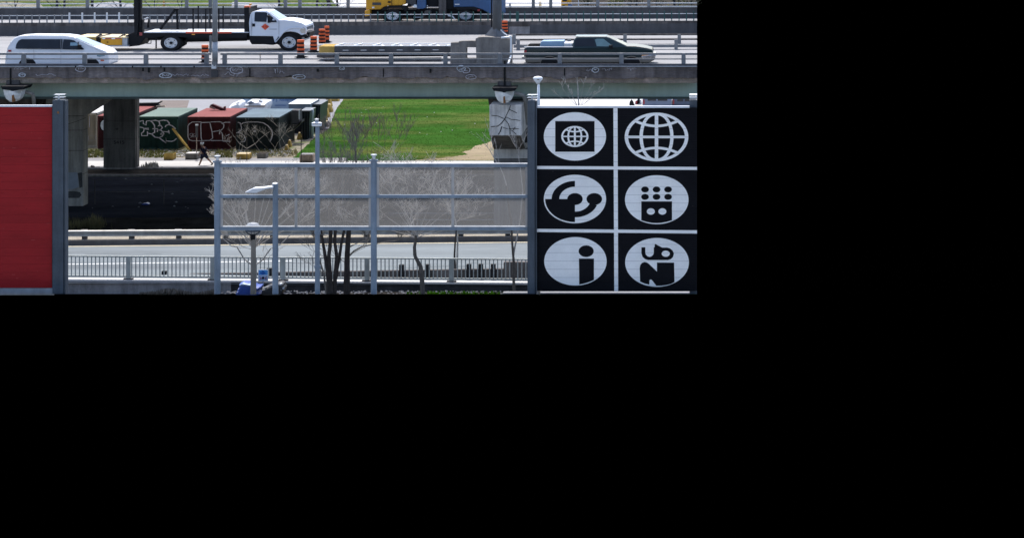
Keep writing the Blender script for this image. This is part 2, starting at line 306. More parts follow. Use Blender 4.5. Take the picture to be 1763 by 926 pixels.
# near road on its embankment
RZ = 3.87
MB().sheet([(-45, 84.9, RZ), (0, 83.5, RZ), (0, 94.7, RZ), (-45, 92.4, RZ)]).build('ramp_road', m_road, kind='structure')
MB().sheet([(-45, 92.4, 4.09), (0, 94.7, 4.09), (0, 96.2, 4.09), (-45, 94.2, 4.09)]).build('verge', m_verge, kind='structure')
MB().sheet([(-45, 94.2, 4.09), (0, 96.2, 4.09), (0, 113, 0.02), (-45, 112, 0.02)]).build('embankment', m_soil, kind='structure')
mb = MB(); a = Vector((-45, 92.4, 0)); b = Vector((0, 94.7, 0))
mb.add([(-45, 92.4, RZ), (0, 94.7, RZ), (0, 94.7, 4.1), (-45, 92.4, 4.1), (-45, 92.65, RZ), (0, 94.95, RZ), (0, 94.95, 4.1), (-45, 92.65, 4.1)], [(0, 1, 2, 3), (3, 2, 6, 7), (5, 4, 7, 6)])
mb.build('road_kerb', m_concmed, kind='structure')
def band(name, y0, y1, z, mat, x0=-45, x1=0):               # a painted line following the far kerb
    f = lambda x: 94.7 + x * (2.3 / 45)
    MB().sheet([(x0, f(x0) - y1, z), (x1, f(x1) - y1, z), (x1, f(x1) - y0, z), (x0, f(x0) - y0, z)]).build(name, mat, kind='structure')
band('yellow_edge_line', 0.14, 0.34, RZ + .004, m_yline)
MB().sheet([(-32, 88.2, RZ + .004), (-18.5, 89.3, RZ + .004), (-18.5, 89.42, RZ + .004), (-32, 88.34, RZ + .004)]).build('white_lane_line', m_wline, kind='structure')
# near bank
MB().sheet([(-45, 74.5, bank(74.5)), (0, 74.5, bank(74.5)), (0, 83.2, bank(83.2)), (-45, 83.2, bank(83.2))]).build('grass_bank', m_soil, kind='structure')
MB().sheet([(-45, 83.2, bank(83.2)), (-13.5, 83.2, bank(83.2)), (-13.5, 84.0, 3.6), (-20, 84.28, bank(84.28)), (-45, 84.9, bank(84.9))]).build('planting_strip', m_soil, kind='structure')
MB().sheet([(-13.5, 83.2, bank(83.2)), (0, 83.2, bank(83.2)), (0, 83.6, 3.66), (-13.5, 84.0, 3.6)]).build('planting_strip', m_soil, kind='structure')
# ---- the road's front wall with the picket railing
def wl(px):                                                 # wall line: distance and ground pixel
    t = (px - 115) / 793.0; return 84.5 - 0.75 * t
def railpts(px): Y = wl(px); return WX(px, Y), Y
wall = MB()
x0, y0 = railpts(60); x1, y1 = railpts(1200)
wall.add([(x0, y0, bank(y0)), (x1, y1, bank(y1)), (x1, y1, 3.93), (x0, y0, 3.93), (x0, y0 + .35, bank(y0 + .35) + .1), (x1, y1 + .35, bank(y1 + .35) + .1), (x1, y1 + .35, 3.93), (x0, y0 + .35, 3.93)], [(0, 1, 2, 3), (3, 2, 6, 7), (5, 4, 7, 6)])
wt = thing('retaining_wall', 'low dirty concrete retaining wall under the picket railing', 'wall', (x0, y0, bank(y0)))
wall.build('wall_face', m_walldark, wt)
xa, ya = railpts(60); xb, yb = railpts(398)
MB().add([(xa, ya - .05, bank(ya - .05)), (xb, yb - .05, bank(yb - .05)), (xb, yb - .05, 3.93), (xa, ya - .05, 3.93), (xa, ya + .1, bank(ya) + .05), (xb, yb + .1, bank(yb) + .05), (xb, yb + .1, 3.93), (xa, ya + .1, 3.93)], [(0, 1, 2, 3), (3, 2, 6, 7), (1, 5, 6, 2)]).build('wall_panel', m_wallgrey, wt)
cp = MB(); cp.add([(x0, y0 - .06, 3.93), (x1, y1 - .06, 3.93), (x1, y1 - .06, 4.0), (x0, y0 - .06, 4.0), (x0, y0 + .4, 3.93), (x1, y1 + .4, 3.93), (x1, y1 + .4, 4.0), (x0, y0 + .4, 4.0)], [(0, 1, 2, 3), (3, 2, 6, 7), (5, 4, 7, 6), (0, 4, 5, 1)])
cp.build('coping', m_walk, wt)
rt = thing('picket_railing', 'long grey metal picket railing along the near edge of the ramp road', 'railing', (WX(115, 84.5), 84.5, 4.0))
def bar(mb, p0, p1, ry, rz):                                # long level bar between two points
    p0 = Vector(p0); p1 = Vector(p1); n = Vector((0, ry, 0)); u = Vector((0, 0, rz))
    vs = [p - n - u for p in (p0, p1)] + [p + n - u for p in (p0, p1)] + [p - n + u for p in (p0, p1)] + [p + n + u for p in (p0, p1)]
    mb.add(vs, [(0, 1, 5, 4), (1, 3, 7, 5), (3, 2, 6, 7), (2, 0, 4, 6), (4, 5, 7, 6), (0, 2, 3, 1)])
ax, ay = railpts(60); bx, by = railpts(912)
m_rail = M('grey green railing paint', (0.38, 0.41, 0.39), 0.6, 0.1, 0.2, 2, streak=.15)
mb = MB(); bar(mb, (ax, ay + .1, 4.99), (bx, by + .1, 4.99), .035, .03); mb.build('top_rail', m_rail, rt)
mb = MB(); bar(mb, (ax, ay + .1, 4.13), (bx, by + .1, 4.13), .03, .035); mb.build('bottom_rail', m_rail, rt)
first = None
for i in range(117):
    px = 101 + i * 6.93
    if px > 906: break
    x, y = railpts(px)
    if first is None:
        first = MB().box(x - .022, x + .022, y + .083, y + .117, 4.15, 4.97).build('baluster', m_rail, rt); fx = (x, y)
    else: inst(first, 'baluster', (x - fx[0], y - fx[1], 0), rt)
first = None
for px in (220, 365, 487, 631, 777):
    x, y = railpts(px)
    if first is None:
        first = MB().box(x - .09, x + .09, y + .05, y + .15, 4.0, 4.965).build('post', m_rail, rt); fx = (x, y)
        foot = MB().box(x - .2, x + .2, y + .02, y + .2, 4.0, 4.05).build('base_plate', m_concdark, rt)
    else:
        inst(first, 'post', (x - fx[0], y - fx[1], 0), rt); inst(foot, 'base_plate', (x - fx[0], y - fx[1], 0), rt)
# ---- dark box beam barrier just behind the railing
bt = thing('box_beam_barrier', 'dark weathered two-beam roadside barrier seen through the picket railing', 'barrier', (WX(280, 86), 86, RZ))
mb = MB(); bar(mb, (WX(250, 86.6), 86.6, HZ(478, 86.6)), (WX(905, 85.2), 85.2, HZ(467.5, 85.2)), .1, .15); mb.build('upper_beam', m_concdark, bt)
mb = MB(); bar(mb, (WX(520, 86), 86, RZ + .06), (WX(905, 85.2), 85.2, RZ + .12), .1, .1); mb.build('lower_beam', m_concdark, bt)
for px, t in ((282, 467), (463, 462), (691, 456), (736, 455.5), (807, 455), (827.5, 455), (849, 455)):
    Y = 86.5 - 1.3 * (px - 280) / 620 - .28
    MB().box(WX(px - 4, Y), WX(px + 4, Y), Y, Y + .16, RZ, HZ(t, Y)).build('post', m_blackpaint, bt)
MB().pbox(867, 912, 451.5, 484, 85.0, .3).build('end_panel', m_concdark, bt)
# ---- guardrail beyond the ramp road
gl = thing('guardrail', 'galvanised guardrail on the far edge of the ramp road below the bridge', 'guardrail', (WX(115, 93.5), 93.5, 4.09))
def wbeam(mb, p0, p1, h=.31, d=.08, n=1):
    p0 = Vector(p0); p1 = Vector(p1); prof = [(0, -.5), (-1, -.42), (-1, -.2), (0, -.08), (0, .08), (-1, .2), (-1, .42), (0, .5)]
    vs = [Vector((p.x, p.y + a * d, p.z + b * h)) for p in (p0, p1) for a, b in prof] + [Vector((p.x, p.y + .012 + a * d, p.z + b * h)) for p in (p0, p1) for a, b in prof]
    k = len(prof)
    for o in (0, 2 * k): mb.add(vs, [(o + i, o + k + i, o + k + i + 1, o + i + 1) for i in range(k - 1)])
m_guard = M('weathered guardrail zinc', (0.34, 0.335, 0.32), 0.5, 0.3, 0.2, 1.5, streak=.2)
gy = lambda px: 93.3 + (px + 60) / 1260 * 1.7
mb = MB()
g0 = gy(60); g1 = gy(1200)
wbeam(mb, (WX(60, g0), g0, HZ(402.3, g0)), (0, g1, HZ(395.5, g1)), .3, .09); mb.build('rail', m_guard, gl)
first = None
for i in range(14):
    px = 145 + 81 * i
    if px > 1190: break
    Y = gy(px) + .06
    o = MB().box(WX(px - 4.2, Y), WX(px + 4.2, Y), Y, Y + .18, 4.09, HZ(396.2 - (px - 145) * .0065, Y)).build('post', m_concdark, gl)
    MB().box(WX(px - 6, Y), WX(px + 6, Y), Y - .03, Y + .03, HZ(400, Y), HZ(395.5 - (px - 145) * .0065, Y)).build('block', m_guard, gl)
# ================================================================ elevated highway
ZD = 11.2
MB().sheet([(-60, 105.3, ZD), (0, 105.3, ZD), (0, 152, ZD), (-60, 152, ZD)]).build('highway_road', m_deck, kind='structure')
eh = thing('elevated_highway', 'concrete and green steel elevated highway crossing the whole view', 'bridge', (-20, 105, 9))
MB().box(-60, 0, 106.2, 152.3, 10.5, ZD - .01).build('deck_slab', m_conc, eh)
def zrow(r, Y=105): return HZ(r, Y)
def jag(name, r0, r1, Y, dY, mat, amp, step=5, both=True, seed=1):    # band with a broken lower edge
    rr = random.Random(seed); mb = MB(); px = -300; tops = []; bots = []; xs = []; v = 0
    while px < 1200:
        v = v * .7 + rr.uniform(-1, 1) * amp * .6
        if rr.random() < .06: v += rr.choice((-1, 1)) * amp * .8
        xs.append(px); bots.append(r1 + v); px += step * rr.uniform(.6, 1.4)
    xs.append(1200); bots.append(r1)
    n = len(xs); fr = [P(x, r0, Y) for x in xs] + [P(x, b, Y) for x, b in zip(xs, bots)]
    bk = [q + Vector((0, dY, 0)) for q in fr]
    fs = [(i, i + 1, n + i + 1, n + i) for i in range(n - 1)] + [(2 * n + n + i, 2 * n + n + i + 1, n + i + 1, n + i) for i in range(n - 1)] + [(i, i + 1, 2 * n + i + 1, 2 * n + i) for i in range(n - 1)]
    mb.add(fr + bk, fs); return mb.build(name, mat, eh)
m_fascia = M('dark stained fascia concrete', (0.165, 0.143, 0.14), 0.88, 0, 0.34, 0.7, 0.35, 0.34, fine=0.16, stretch=(0.5, 1, 1))
m_kerbdark = M('dark kerb concrete', (0.095, 0.1, 0.115), 0.88, 0, 0.18, 0.7, 0.2, 0.1, fine=0.1)
MB().box(-60, 0, 104.95, 105.16, zrow(114.2), zrow(110.4)).build('kerb', m_kerbdark, eh); MB().box(-60, 0, 105.15, 105.5, 11.0, 11.3).build('kerb_back', m_kerbdark, eh)
MB().box(-60, 0, 104.99, 105.5, zrow(121), zrow(114.2)).build('upper_fascia', m_fascia, eh)
jag('fascia', 121, 134.5, 105.02, .4, m_fascia, 2.0, 4, seed=3)
jag('spalled_ledge', 133, 143.2, 105.12, .5, m_spall, .5, 6, seed=5)
MB().box(-60, 0, 105.45, 106.2, zrow(141), ZD - .02).build('slab_edge', m_conc, eh)
# girders: web, flange and stiffeners
yg = 106.2
MB().box(-60, 0, yg, yg + .04, HZ(167.5, yg), HZ(140, yg)).build('girder_web', m_girder, eh)
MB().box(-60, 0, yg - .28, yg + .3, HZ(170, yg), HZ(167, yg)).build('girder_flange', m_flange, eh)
for k, y in enumerate((116, 126, 136, 147)): MB().box(-60, 0, y, y + .3, 9.62, 10.5).build('girder', m_girder, eh)
# conduit along the fascia with clips
MB().box(-60, WX(366, 104.9), 104.88, 104.94, zrow(116, 104.9), zrow(114.3, 104.9)).build('conduit', m_steel, eh)
MB().box(WX(372, 104.9), 0, 104.88, 104.94, zrow(115.6, 104.9), zrow(114.1, 104.9)).build('conduit', m_steel, eh)
first = None
for px in (81, 130, 179, 228, 277, 334): MB().pbox(px - 1, px + 1, 114, 117, 104.86, .03).build('conduit_clip', m_blackpaint, eh)
# vertical joints and patches
for px, a, b, wd in ((246, 117, 123, 1.5), (256, 117, 125, 1.8), (283, 117, 123, 1.2), (547, 119, 124, 2), (741, 119, 126, 1.5), (869, 105, 152, 1.6), (18, 118, 150, 1.2), (972, 118, 134, 1), (660, 118, 133, .8), (430, 118, 133, .8)):
    MB().pbox(px - wd, px + wd, a, b, 104.955, .03).build('joint', m_crack, eh)
# graffiti on the fascia
def circ(cx, cy, rx, ry, n=18, seed=0):
    rr = random.Random(seed); return [(x + rr.uniform(-.5, .5), y + rr.uniform(-.3, .3)) for x, y in ell(cx, cy, rx, ry, n)]
def squig(cx, cy, wd, ht, n=9, seed=0):
    rr = random.Random(seed); return [(cx - wd / 2 + wd * i / (n - 1) + rr.uniform(-2, 2), cy + rr.uniform(-ht / 2, ht / 2)) for i in range(n)]
for i, (cx, cy, rx, ry, wd) in enumerate(((138.5, 118.7, 8.5, 5.2, .9), (38, 129.7, 5.6, 3.4, 1.0), (285, 130.3, 10.5, 4.2, 1.1), (407, 121, 11, 6.5, 1.0), (588.5, 118, 4.5, 2.8, .8), (794, 118.5, 7, 5.2, 1.0), (802, 121, 7, 5.2, 1.0), (1025, 121, 6, 4, .9), (515, 133, 11, 4, .8), (811, 133, 9, 4, .8))):
    mb = MB(); mb.ribbon(circ(cx, cy, rx, ry, seed=i), wd, 104.93, closed=True); mb.ribbon(squig(cx, cy, rx * 1.2, ry * 1.1, 6, i), wd * .8, 104.928)
    mb.build('graffiti', m_paint if i % 3 else m_paint2, eh)
for i, (cx, cy, wd, ht) in enumerate(((38, 118, 26, 6), (80, 129, 36, 4), (310, 130, 30, 5), (345, 130, 28, 5), (402, 129, 30, 10), (415, 116, 24, 4), (1015, 121, 14, 5), (1045, 120, 16, 5), (1087, 120, 16, 7), (396, 118, 10, 9), (480, 122, 18, 11))):
    MB().ribbon(squig(cx, cy, wd, ht, 12, i + 40), .55, 104.928).build('graffiti', m_paint2, eh)
# cracks and a sealed joint in the road surface of the ramp, patches on the deck
rc = random.Random(9)
for i in range(9):
    x = rc.uniform(-31, -7); y = rc.uniform(87, 92); mb = MB(); p0 = Vector((x, y, RZ + .003))
    for k in range(6):
        p1_ = p0 + Vector((rc.uniform(.3, .9), rc.uniform(-.25, .25), 0)); d = (p1_ - p0).normalized(); n_ = Vector((-d.y, d.x, 0)) * .03; mb.add([p0 - n_, p0 + n_, p1_ + n_, p1_ - n_], [(0, 1, 2, 3)]); p0 = p1_
    mb.build('road_crack', M('tar sealed crack', (0.07, 0.075, 0.08), .9), kind='structure')
for x, y, a, b in ((-36, 109.5, 3.5, .8), (-22, 112, 2.2, 1.2), (-28, 119, 5, .7), (-12, 123.5, 4, .9), (-33, 122, 3, 1.4), (-7, 110, 2, .8)):
    MB().sheet([(x, y, ZD + .004), (x + a, y, ZD + .004), (x + a * .97, y + b, ZD + .004), (x + .04, y + b * .96, ZD + .004)]).build('road_patch', M('patched asphalt', (0.19, 0.19, 0.195), .85, 0, .12, 1.5), kind='structure')
# ---- near bridge railing
nr = thing('bridge_railing', 'grey steel bridge railing on the near edge of the highway deck', 'railing', (-20, 105.3, ZD + .3))
m_grey = M('grey rail paint', (0.18, 0.19, 0.205), 0.6, 0.1, 0.16, 2, streak=.12)
for a, b in ((-300, 363.5), (379.5, 1200)):
    MB().box(WX(a, 105.3), min(0, WX(b, 105.3)), 105.27, 105.36, zrow(95.2, 105.3), zrow(91.6, 105.3)).build('top_rail', m_grey, nr, bevel=.015)
    MB().box(WX(a, 105.3), min(0, WX(b, 105.3)), 105.29, 105.35, zrow(103, 105.3), zrow(101.2, 105.3)).build('mid_rail', m_grey, nr)
first = None
for px in (40, 145, 250.5, 355, 386, 482, 579, 672.5, 766, 860, 963, 1069, 1176):
    x = WX(px, 105.2)
    if first is None: first = MB().prism([(px - 2.6, 92), (px + 2.6, 92), (px + 3.6, 97), (px + 3.7, 112), (px - 3.7, 112), (px - 3.6, 97)], 105.12, .17).build('post', m_grey, nr, bevel=.01); fx = x
    else: inst(first, 'post', (x - fx, 0, 0), nr)
# ---- median barrier with a low fence of posts
def my(px): return 127.8 + 2.1 * px / 1200
mt = thing('median_barrier', 'long grey concrete median barrier in the middle of the highway', 'barrier', (-25, 128.5, ZD))
def lbar(mb, Yf, a, b, z0, z1, d, d2=None):
    d2 = d if d2 is None else d2
    ya, yb = Yf(a), Yf(b); xa, xb = WX(a, ya), min(0, WX(b, yb)); e = (d - d2) / 2
    mb.add([(xa, ya, z0), (xb, yb, z0), (xb, yb + d, z0), (xa, ya + d, z0), (xa, ya + e, z1), (xb, yb + e, z1), (xb, yb + e + d2, z1), (xa, ya + e + d2, z1)], [(0, 1, 5, 4), (1, 2, 6, 5), (2, 3, 7, 6), (3, 0, 4, 7), (4, 5, 6, 7), (3, 2, 1, 0)])
edges = [-300, -190, -85, 30, 163, 290, 420, 548, 672, 709, 764, 800, 876, 912, 1045, 1150, 1200]
for a, b in zip(edges[:-1], edges[1:]):
    mb = MB(); pale = a == 876
    lbar(mb, my, a + .25, b - .25, ZD, ZD + .85, .55 + (.06 if pale else 0), .3); mb.build('segment', m_concmed if not pale else m_conc, mt)
mb = MB(); lbar(mb, lambda p: my(p) + .1, -300, 1200, ZD, ZD + .82, .3); mb.build('core', m_concdark, mt)
pf = thing('glare_fence', 'low fence of thin posts and one wire on top of the median barrier', 'fence', (-25, 128.7, ZD + .85))
mb = MB(); lbar(mb, lambda p: my(p) + .2, -300, 1200, ZD + 1.30, ZD + 1.34, .03); mb.build('wire', m_lightsteel, pf)
pxs = [3.5 + 12.9 * i for i in range(9)] + [119.5, 141.6, 163, 184, 205, 220, 232, 245, 258] + [271 + 12.65 * i for i in range(74)]
firsts = {}
for i, px in enumerate(pxs):
    if px > 1196: break
    tall = 118 < px < 206; green = 880 < px < 903; Y = my(px) + .2; x = WX(px, Y); key = (tall, green, px > 640)
    if key not in firsts:
        wd = .05 if tall else .095 if green else .035
        firsts[key] = (MB().box(x - wd, x + wd, Y - .03, Y + .03, ZD + .84, ZD + (1.5 if tall or px > 640 else 1.38)).build('post', m_lightsteel if tall else m_teal if key[2] else m_grey, pf), x, Y)
    else: f, fx, fy = firsts[key]; inst(f, 'post', (x - fx, Y - fy, 0), pf)
# ---- far parapet and railing
def fy_(px): return 143.9 + 1.1 * px / 1200
ft = thing('far_parapet', 'grey concrete parapet with a steel railing on the far side of the highway', 'parapet', (-25, 144, ZD))
mb = MB(); lbar(mb, fy_, -300, 1200, ZD, ZD + .81, .4); mb.build('wall', m_concmed, ft)
for r in (.87, 1.13, 1.42):
    mb = MB(); lbar(mb, lambda p: fy_(p) + .15, -300, 1200, ZD + r - .035, ZD + r + .035, .07); mb.build('rail', m_lightsteel, ft)
first = None
for px in (-21, 65, 150, 236, 321, 406, 491, 516, 599, 685, 770, 855, 918, 948, 1029, 1117):
    Y = fy_(px) + .1; x = WX(px, Y)
    if first is None: first = MB().box(x - .115, x + .115, Y, Y + .2, ZD + .4, ZD + 1.47).build('post', m_grey, ft); fx, fyy = x, Y
    else: inst(first, 'post', (x - fx, Y - fyy, 0), ft)
# ---- guardrail pair on the right
for k, (yb, lab, rows, posts) in enumerate(((121.3, 'farther of the two dark guardrails behind the dark green pickup', (60.6, 69.0), (885, 1076, 1169.5)), (116.9, 'nearer of the two dark guardrails behind the dark green pickup', (80.5, 87.3), (892, 980, 1164)))):
    Yf = lambda p, yb=yb: yb + .4 * (p - 880) / 320
    g = thing('guardrail', lab, 'guardrail', (WX(880, yb), yb, ZD), 'guardrails behind the pickup')
    for r, h in ((rows[0], .11 if k == 0 else .17), (rows[1], .1)):
        z = HZ(r + (.0 if k else 0), yb); mb = MB(); lbar(mb, Yf, 884, 1200, z - h / 2, z + h / 2, .1); mb.build('rail', m_concdark if k == 0 else m_grey, g)
    for px in posts:
        Y = Yf(px) - .12; MB().box(WX(px - 3, Y), WX(px + 3, Y), Y, Y + .1, ZD, HZ(rows[0] - (1 if not k else 12), Y)).build('post', m_grey, g)
# ---- plinth with the thick light pole
pl = thing('lamp_plinth', 'big concrete plinth with a square opening carrying the thick highway pole', 'plinth', (WX(850, 107), 107, ZD))
mb = MB(); mb.prism([(878, 66.5), (878, 116), (820, 116), (820, 101), (818.5, 67), (824, 64.5), (836, 64)], 107, 1.6); mb.build('block', m_pier, pl, bevel=.03)
mb = MB(); mb.prism([(798, 71), (819.5, 71), (819.5, 82), (803, 82), (803, 101), (819.5, 101), (819.5, 116), (790, 116), (790, 72)], 107.25, .5); mb.build('side_block', m_pier, pl)
mb = MB(); mb.prism([(790, 73.5), (790, 116), (775, 116), (776, 74)], 107.4, .5); mb.build('end_block', m_pier, pl)
hp = thing('highway_light_pole', 'thick grey steel pole with a pyramid base on the concrete plinth', 'light pole', P(855, 64.5, 107.4))
mb = MB(); Yp = 107.9
mb.lathe(WX(856, Yp), Yp, [(8 * Yp / F, HZ(58, Yp)), (7.6 * Yp / F, HZ(-70, Yp))], 18, .8); mb.build('pole', m_polegrey, hp, smooth=True)
mb = MB(); kk = Yp / F
mb.lathe(WX(855, Yp), Yp, [(21 * kk, HZ(64.6, Yp)), (20.5 * kk, HZ(62, Yp)), (11 * kk, HZ(51, Yp)), (8.2 * kk, HZ(47, Yp))], 4, .7); mb.build('base', m_polegrey, hp)
mb = MB(); mb.pbox(845.2, 847.4, -60, 47, 107.3, .08); mb.build('cable_duct', m_blackpaint, hp)
mb = MB(); mb.tube([P(862, 52, 107.2), P(868, 58, 107.1), P(873, 61, 106.95)], .03); mb.build('cable', m_lightsteel, hp)
wp = thing('white_pipe', 'thin white bent pipe on the corner of the concrete plinth', 'pipe', P(880, 96, 106.9))
MB().tube([P(863, 65.4, 106.9), P(877, 64.2, 106.9), P(879.8, 63, 106.9), P(879.5, 97, 106.9), P(874.5, 111, 105.2)], .055).build('pipe', m_lampwhite, wp)
# ---- slim light pole on the near fascia
sp = thing('slim_light_pole', 'slim galvanised light pole bolted to the near bridge fascia beside the flatbed', 'light pole', P(370, 118, 104.8))
k = 104.6 / F
MB().lathe(WX(370.2, 104.7), 104.7, [(4.9 * k, HZ(106.5, 104.7)), (4.9 * k, HZ(73, 104.7))], 16).build('lower_pole', m_steel, sp, smooth=True)
MB().lathe(WX(370.2, 104.7), 104.7, [(4.7 * k, HZ(73, 104.7)), (4.2 * k, HZ(-80, 104.7))], 16).build('upper_pole', m_steel, sp, smooth=True)
MB().lathe(WX(369.8, 104.7), 104.7, [(4.6 * k, HZ(114, 104.7)), (5.2 * k, HZ(106, 104.7))], 16).build('shoe', m_grey, sp)
MB().pbox(364, 371.5, 112, 119, 104.6, .25).build('junction_box', m_lightsteel, sp, bevel=.01)
MB().pbox(363.5, 374.5, 121, 133, 104.85, .12).build('bracket', m_concmed, sp)
MB().pbox(360.3, 364.5, 62, 91.5, 104.75, .05).build('sign_plate', m_grey, sp)
MB().pbox(359, 364.8, -12, 13.5, 104.75, .05).build('sign_plate', m_grey, sp)
# ================================================================ piers
def pillar(label, px0, px1, Y, dY, top, bottom, joints, mat):
    t = thing('concrete_pillar', label, 'pillar', P((px0 + px1) / 2, bottom, Y), 'bridge pillars')
    rows = [top] + joints + [bottom]; g = .35
    for a, b in zip(rows[:-1], rows[1:]): MB().box(WX(px0, Y), WX(px1, Y), Y, Y + dY, HZ(b, Y) if b == bottom else HZ(b - g, Y), HZ(a + g, Y)).build('block', mat, t, bevel=.02)
    MB().box(WX(px0, Y) + .03, WX(px1, Y) - .03, Y + .03, Y + dY - .03, HZ(bottom, Y), HZ(top, Y)).build('core', m_concdark, t)
    return t
p1 = pillar('left grey concrete bridge pillar with a splayed head behind the red sign post', 60, 143.5, 128, 1.0, 200, 355, [224.5, 259.5, 300], m_pier_light)
MB().prism([(60, 150), (215, 150), (195, 167), (178, 179.5), (146, 199.5), (60, 199.5)], 128.02, .96).build('splayed_head', m_pier_light, p1)
MB().ribbon([(113, 215), (130, 210), (148, 203)], .6, 127.99).build('crack', m_crack, p1)
MB().prism([(113, 297), (133, 297), (136, 322), (124, 326), (113, 325)], 127.985, .012).build('pale_patch', M('pale repair patch', (0.34, 0.38, 0.45), .85, 0, .15, 2), p1)
m_stain = M('dark stain', (0.09, 0.09, 0.092), .9, 0, .3, 2)
MB().prism([(113, 330), (125, 329), (138, 331), (140, 336), (136, 341), (113, 341)], 127.99, .005).build('dark_stain', m_stain, p1)
MB().prism([(134, 298), (141, 297), (142, 322), (137, 324)], 127.99, .005).build('dark_stain', m_stain, p1)
p2 = pillar('dark concrete bridge pillar marked with faint numbers beside the beige container', 178, 233, 145, 1.06, 160, 290, [208.8, 239.4], m_pier_dark)
MB().pbox(233.3, 236, 168, 286, 145.3, .2).build('drain_pipe', m_pier, p2)
text('painted_number', 'S415', 205, 245.5, 144.985, 6, m_blackpaint, p2, 1.2)
text('painted_number', '48', 201, 222.5, 144.985, 3.4, m_blackpaint, p2, 1.2)
# right pier with the cracked cap
p3 = thing('concrete_pier', 'pale concrete pier with a cracked cap block left of the black sign', 'pier', (WX(878, 109), 109, 0))
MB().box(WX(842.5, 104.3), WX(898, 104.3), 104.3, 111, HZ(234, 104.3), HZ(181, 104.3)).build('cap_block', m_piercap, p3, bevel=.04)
a = [P(843.5, 234.2, 104.34), P(897.5, 234.2, 104.34), P(905, 257, 109), P(850, 257, 109)]
b_ = [v + Vector((0, 2.6, 0)) for v in a]
MB().add(a + b_, [(0, 1, 2, 3), (7, 6, 5, 4), (0, 3, 7, 4), (1, 5, 6, 2), (0, 4, 5, 1)]).build('tapered_corbel', m_pier_light, p3)
for r0, r1 in ((257, 273.3), (274, 330), (330.7, 405), (405.7, 464)):
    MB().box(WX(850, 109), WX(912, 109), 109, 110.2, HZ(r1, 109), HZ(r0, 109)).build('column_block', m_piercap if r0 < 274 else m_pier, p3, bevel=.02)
MB().box(WX(851, 109), WX(911, 109), 109.04, 110.1, HZ(464, 109), HZ(257, 109)).build('core', m_concdark, p3)
cr = [[(846, 199), (857, 200), (865, 203.5), (869, 205), (872, 198), (876, 190), (879, 182)], [(877, 189), (884, 192), (890, 195)], [(869, 205), (872, 202), (880, 206), (888, 206.5), (896, 208)], [(869, 205), (863, 213), (857, 217.5), (845, 218.5)], [(869, 206), (875, 213), (878, 222), (878, 232)], [(864, 218), (861, 227), (858, 232)], [(876, 222), (884, 221.5), (893, 222)], [(880, 224), (886, 229), (889, 232)], [(866, 220), (874, 222)], [(884, 224), (887, 219)]]
for i, c in enumerate(cr): MB().ribbon(c, .8 if i not in (3, 5) else 1.2, 104.28, .015).build('crack', m_crack, p3)
MB().prism([(859, 232), (864, 220), (865, 232)], 105.685, .01).build('crack', m_crack, p3)
MB().box(WX(843, 108.2), WX(900, 108.2), 108.2, 111, HZ(183, 108.2), HZ(166, 108.2)).build('bearing', m_concdark, p3)
# drainage hoppers at the expansion joints
def hopper(label, cx, top):
    Y = 104.1; g = thing('drain_hopper', label, 'drain hopper', P(cx, top + 25, Y), 'drain hoppers under the deck')
    o = lambda x, y: (cx + x, top + y)
    L = [o(-16.5, 3.5), o(-15, 13), o(-11.5, 20), o(-6.5, 24), o(0, 25.8)]; Rr = [o(16.5, 3.5), o(15, 13), o(11.5, 20), o(6.5, 24), o(0, 25.8)]
    yc = [103.7, 103.7, 103.75, 103.8, 103.85]; ct = [o(0, 7), o(0, 13), o(0, 19), o(0, 23.5), o(0, 25.6)]
    mb = MB(); n = 5
    vs = [P(*p, Y) for p in L] + [P(*c, y) for c, y in zip(ct, yc)] + [P(*p, Y) for p in Rr]
    fs = [(i, i + 1, n + i + 1, n + i) for i in range(4)] + [(n + i, n + i + 1, 2 * n + i + 1, 2 * n + i) for i in range(4)] + [(0, 5, 10, 11, 12, 13, 14, 4, 3, 2, 1)]
    vb = [v + Vector((0, .5, 0)) for v in vs[:5]] + [v + Vector((0, .5, 0)) for v in vs[10:]]
    mb.add(vs + vb, fs + [(i, 15 + i, 16 + i, i + 1) for i in range(4)] + [(10 + i, 11 + i, 21 + i, 20 + i) for i in range(4)]); mb.build('hopper', m_bowl, g, solid=False)
    MB().prism([o(-21, -1.5), o(21, -1.5), o(18, 4), o(4, 5), o(0, 8), o(-4, 5), o(-18, 4)], 103.85, 1.2).build('cover_plate', m_blackpaint, g)
    MB().prism([o(-11, -12), (cx + 11, top - 12), o(12, -1.5), o(-12, -1.5)], 105.0, .3).build('bracket', m_concdark, g)
    MB().prism([o(-1.6, 14), o(1.2, 13), o(2, 25), o(-1.5, 25.5)], 103.69, .25).build('rust_streak', m_rust, g)
    mb = MB(); mb.tube([P(cx + 18, top + 7.5, 105.4), P(cx + 26, top + 9, 105.4), P(cx + 34, top + 12, 105.4), P(cx + 36, top + 20, 105.6), P(cx + 38.5, top + 60, 107.2)], .105, 8); mb.build('drain_pipe', m_pipe, g)
    return g
hopper('white rust-streaked drain hopper under the deck above the cracked pier', 868, 153)
hopper('white drain hopper under the deck at far left above the red sign', 22, 150.5)
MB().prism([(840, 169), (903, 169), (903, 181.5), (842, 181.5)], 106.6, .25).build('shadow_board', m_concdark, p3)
px_ = thing('pier_cap', 'dark concrete pier cap under the deck at far left above the red sign', 'pier cap', P(30, 180, 107))
MB().prism([(-40, 165), (62, 165), (58, 186), (-40, 186)], 108.5, 2).build('cap', m_concdark, px_)
MB().prism([(-40, 186), (58, 186), (50, 240), (-40, 240)], 108.7, 1.6).build('block', m_pier, px_)
MB().box(WX(-40, 109), WX(50, 109), 109, 110.2, 0, HZ(240, 109)).build('column', m_pier, px_)
dp = thing('downpipe', 'grey downpipe with a round collar on the cracked pier beside the black sign', 'pipe', P(904, 250, 107.4))
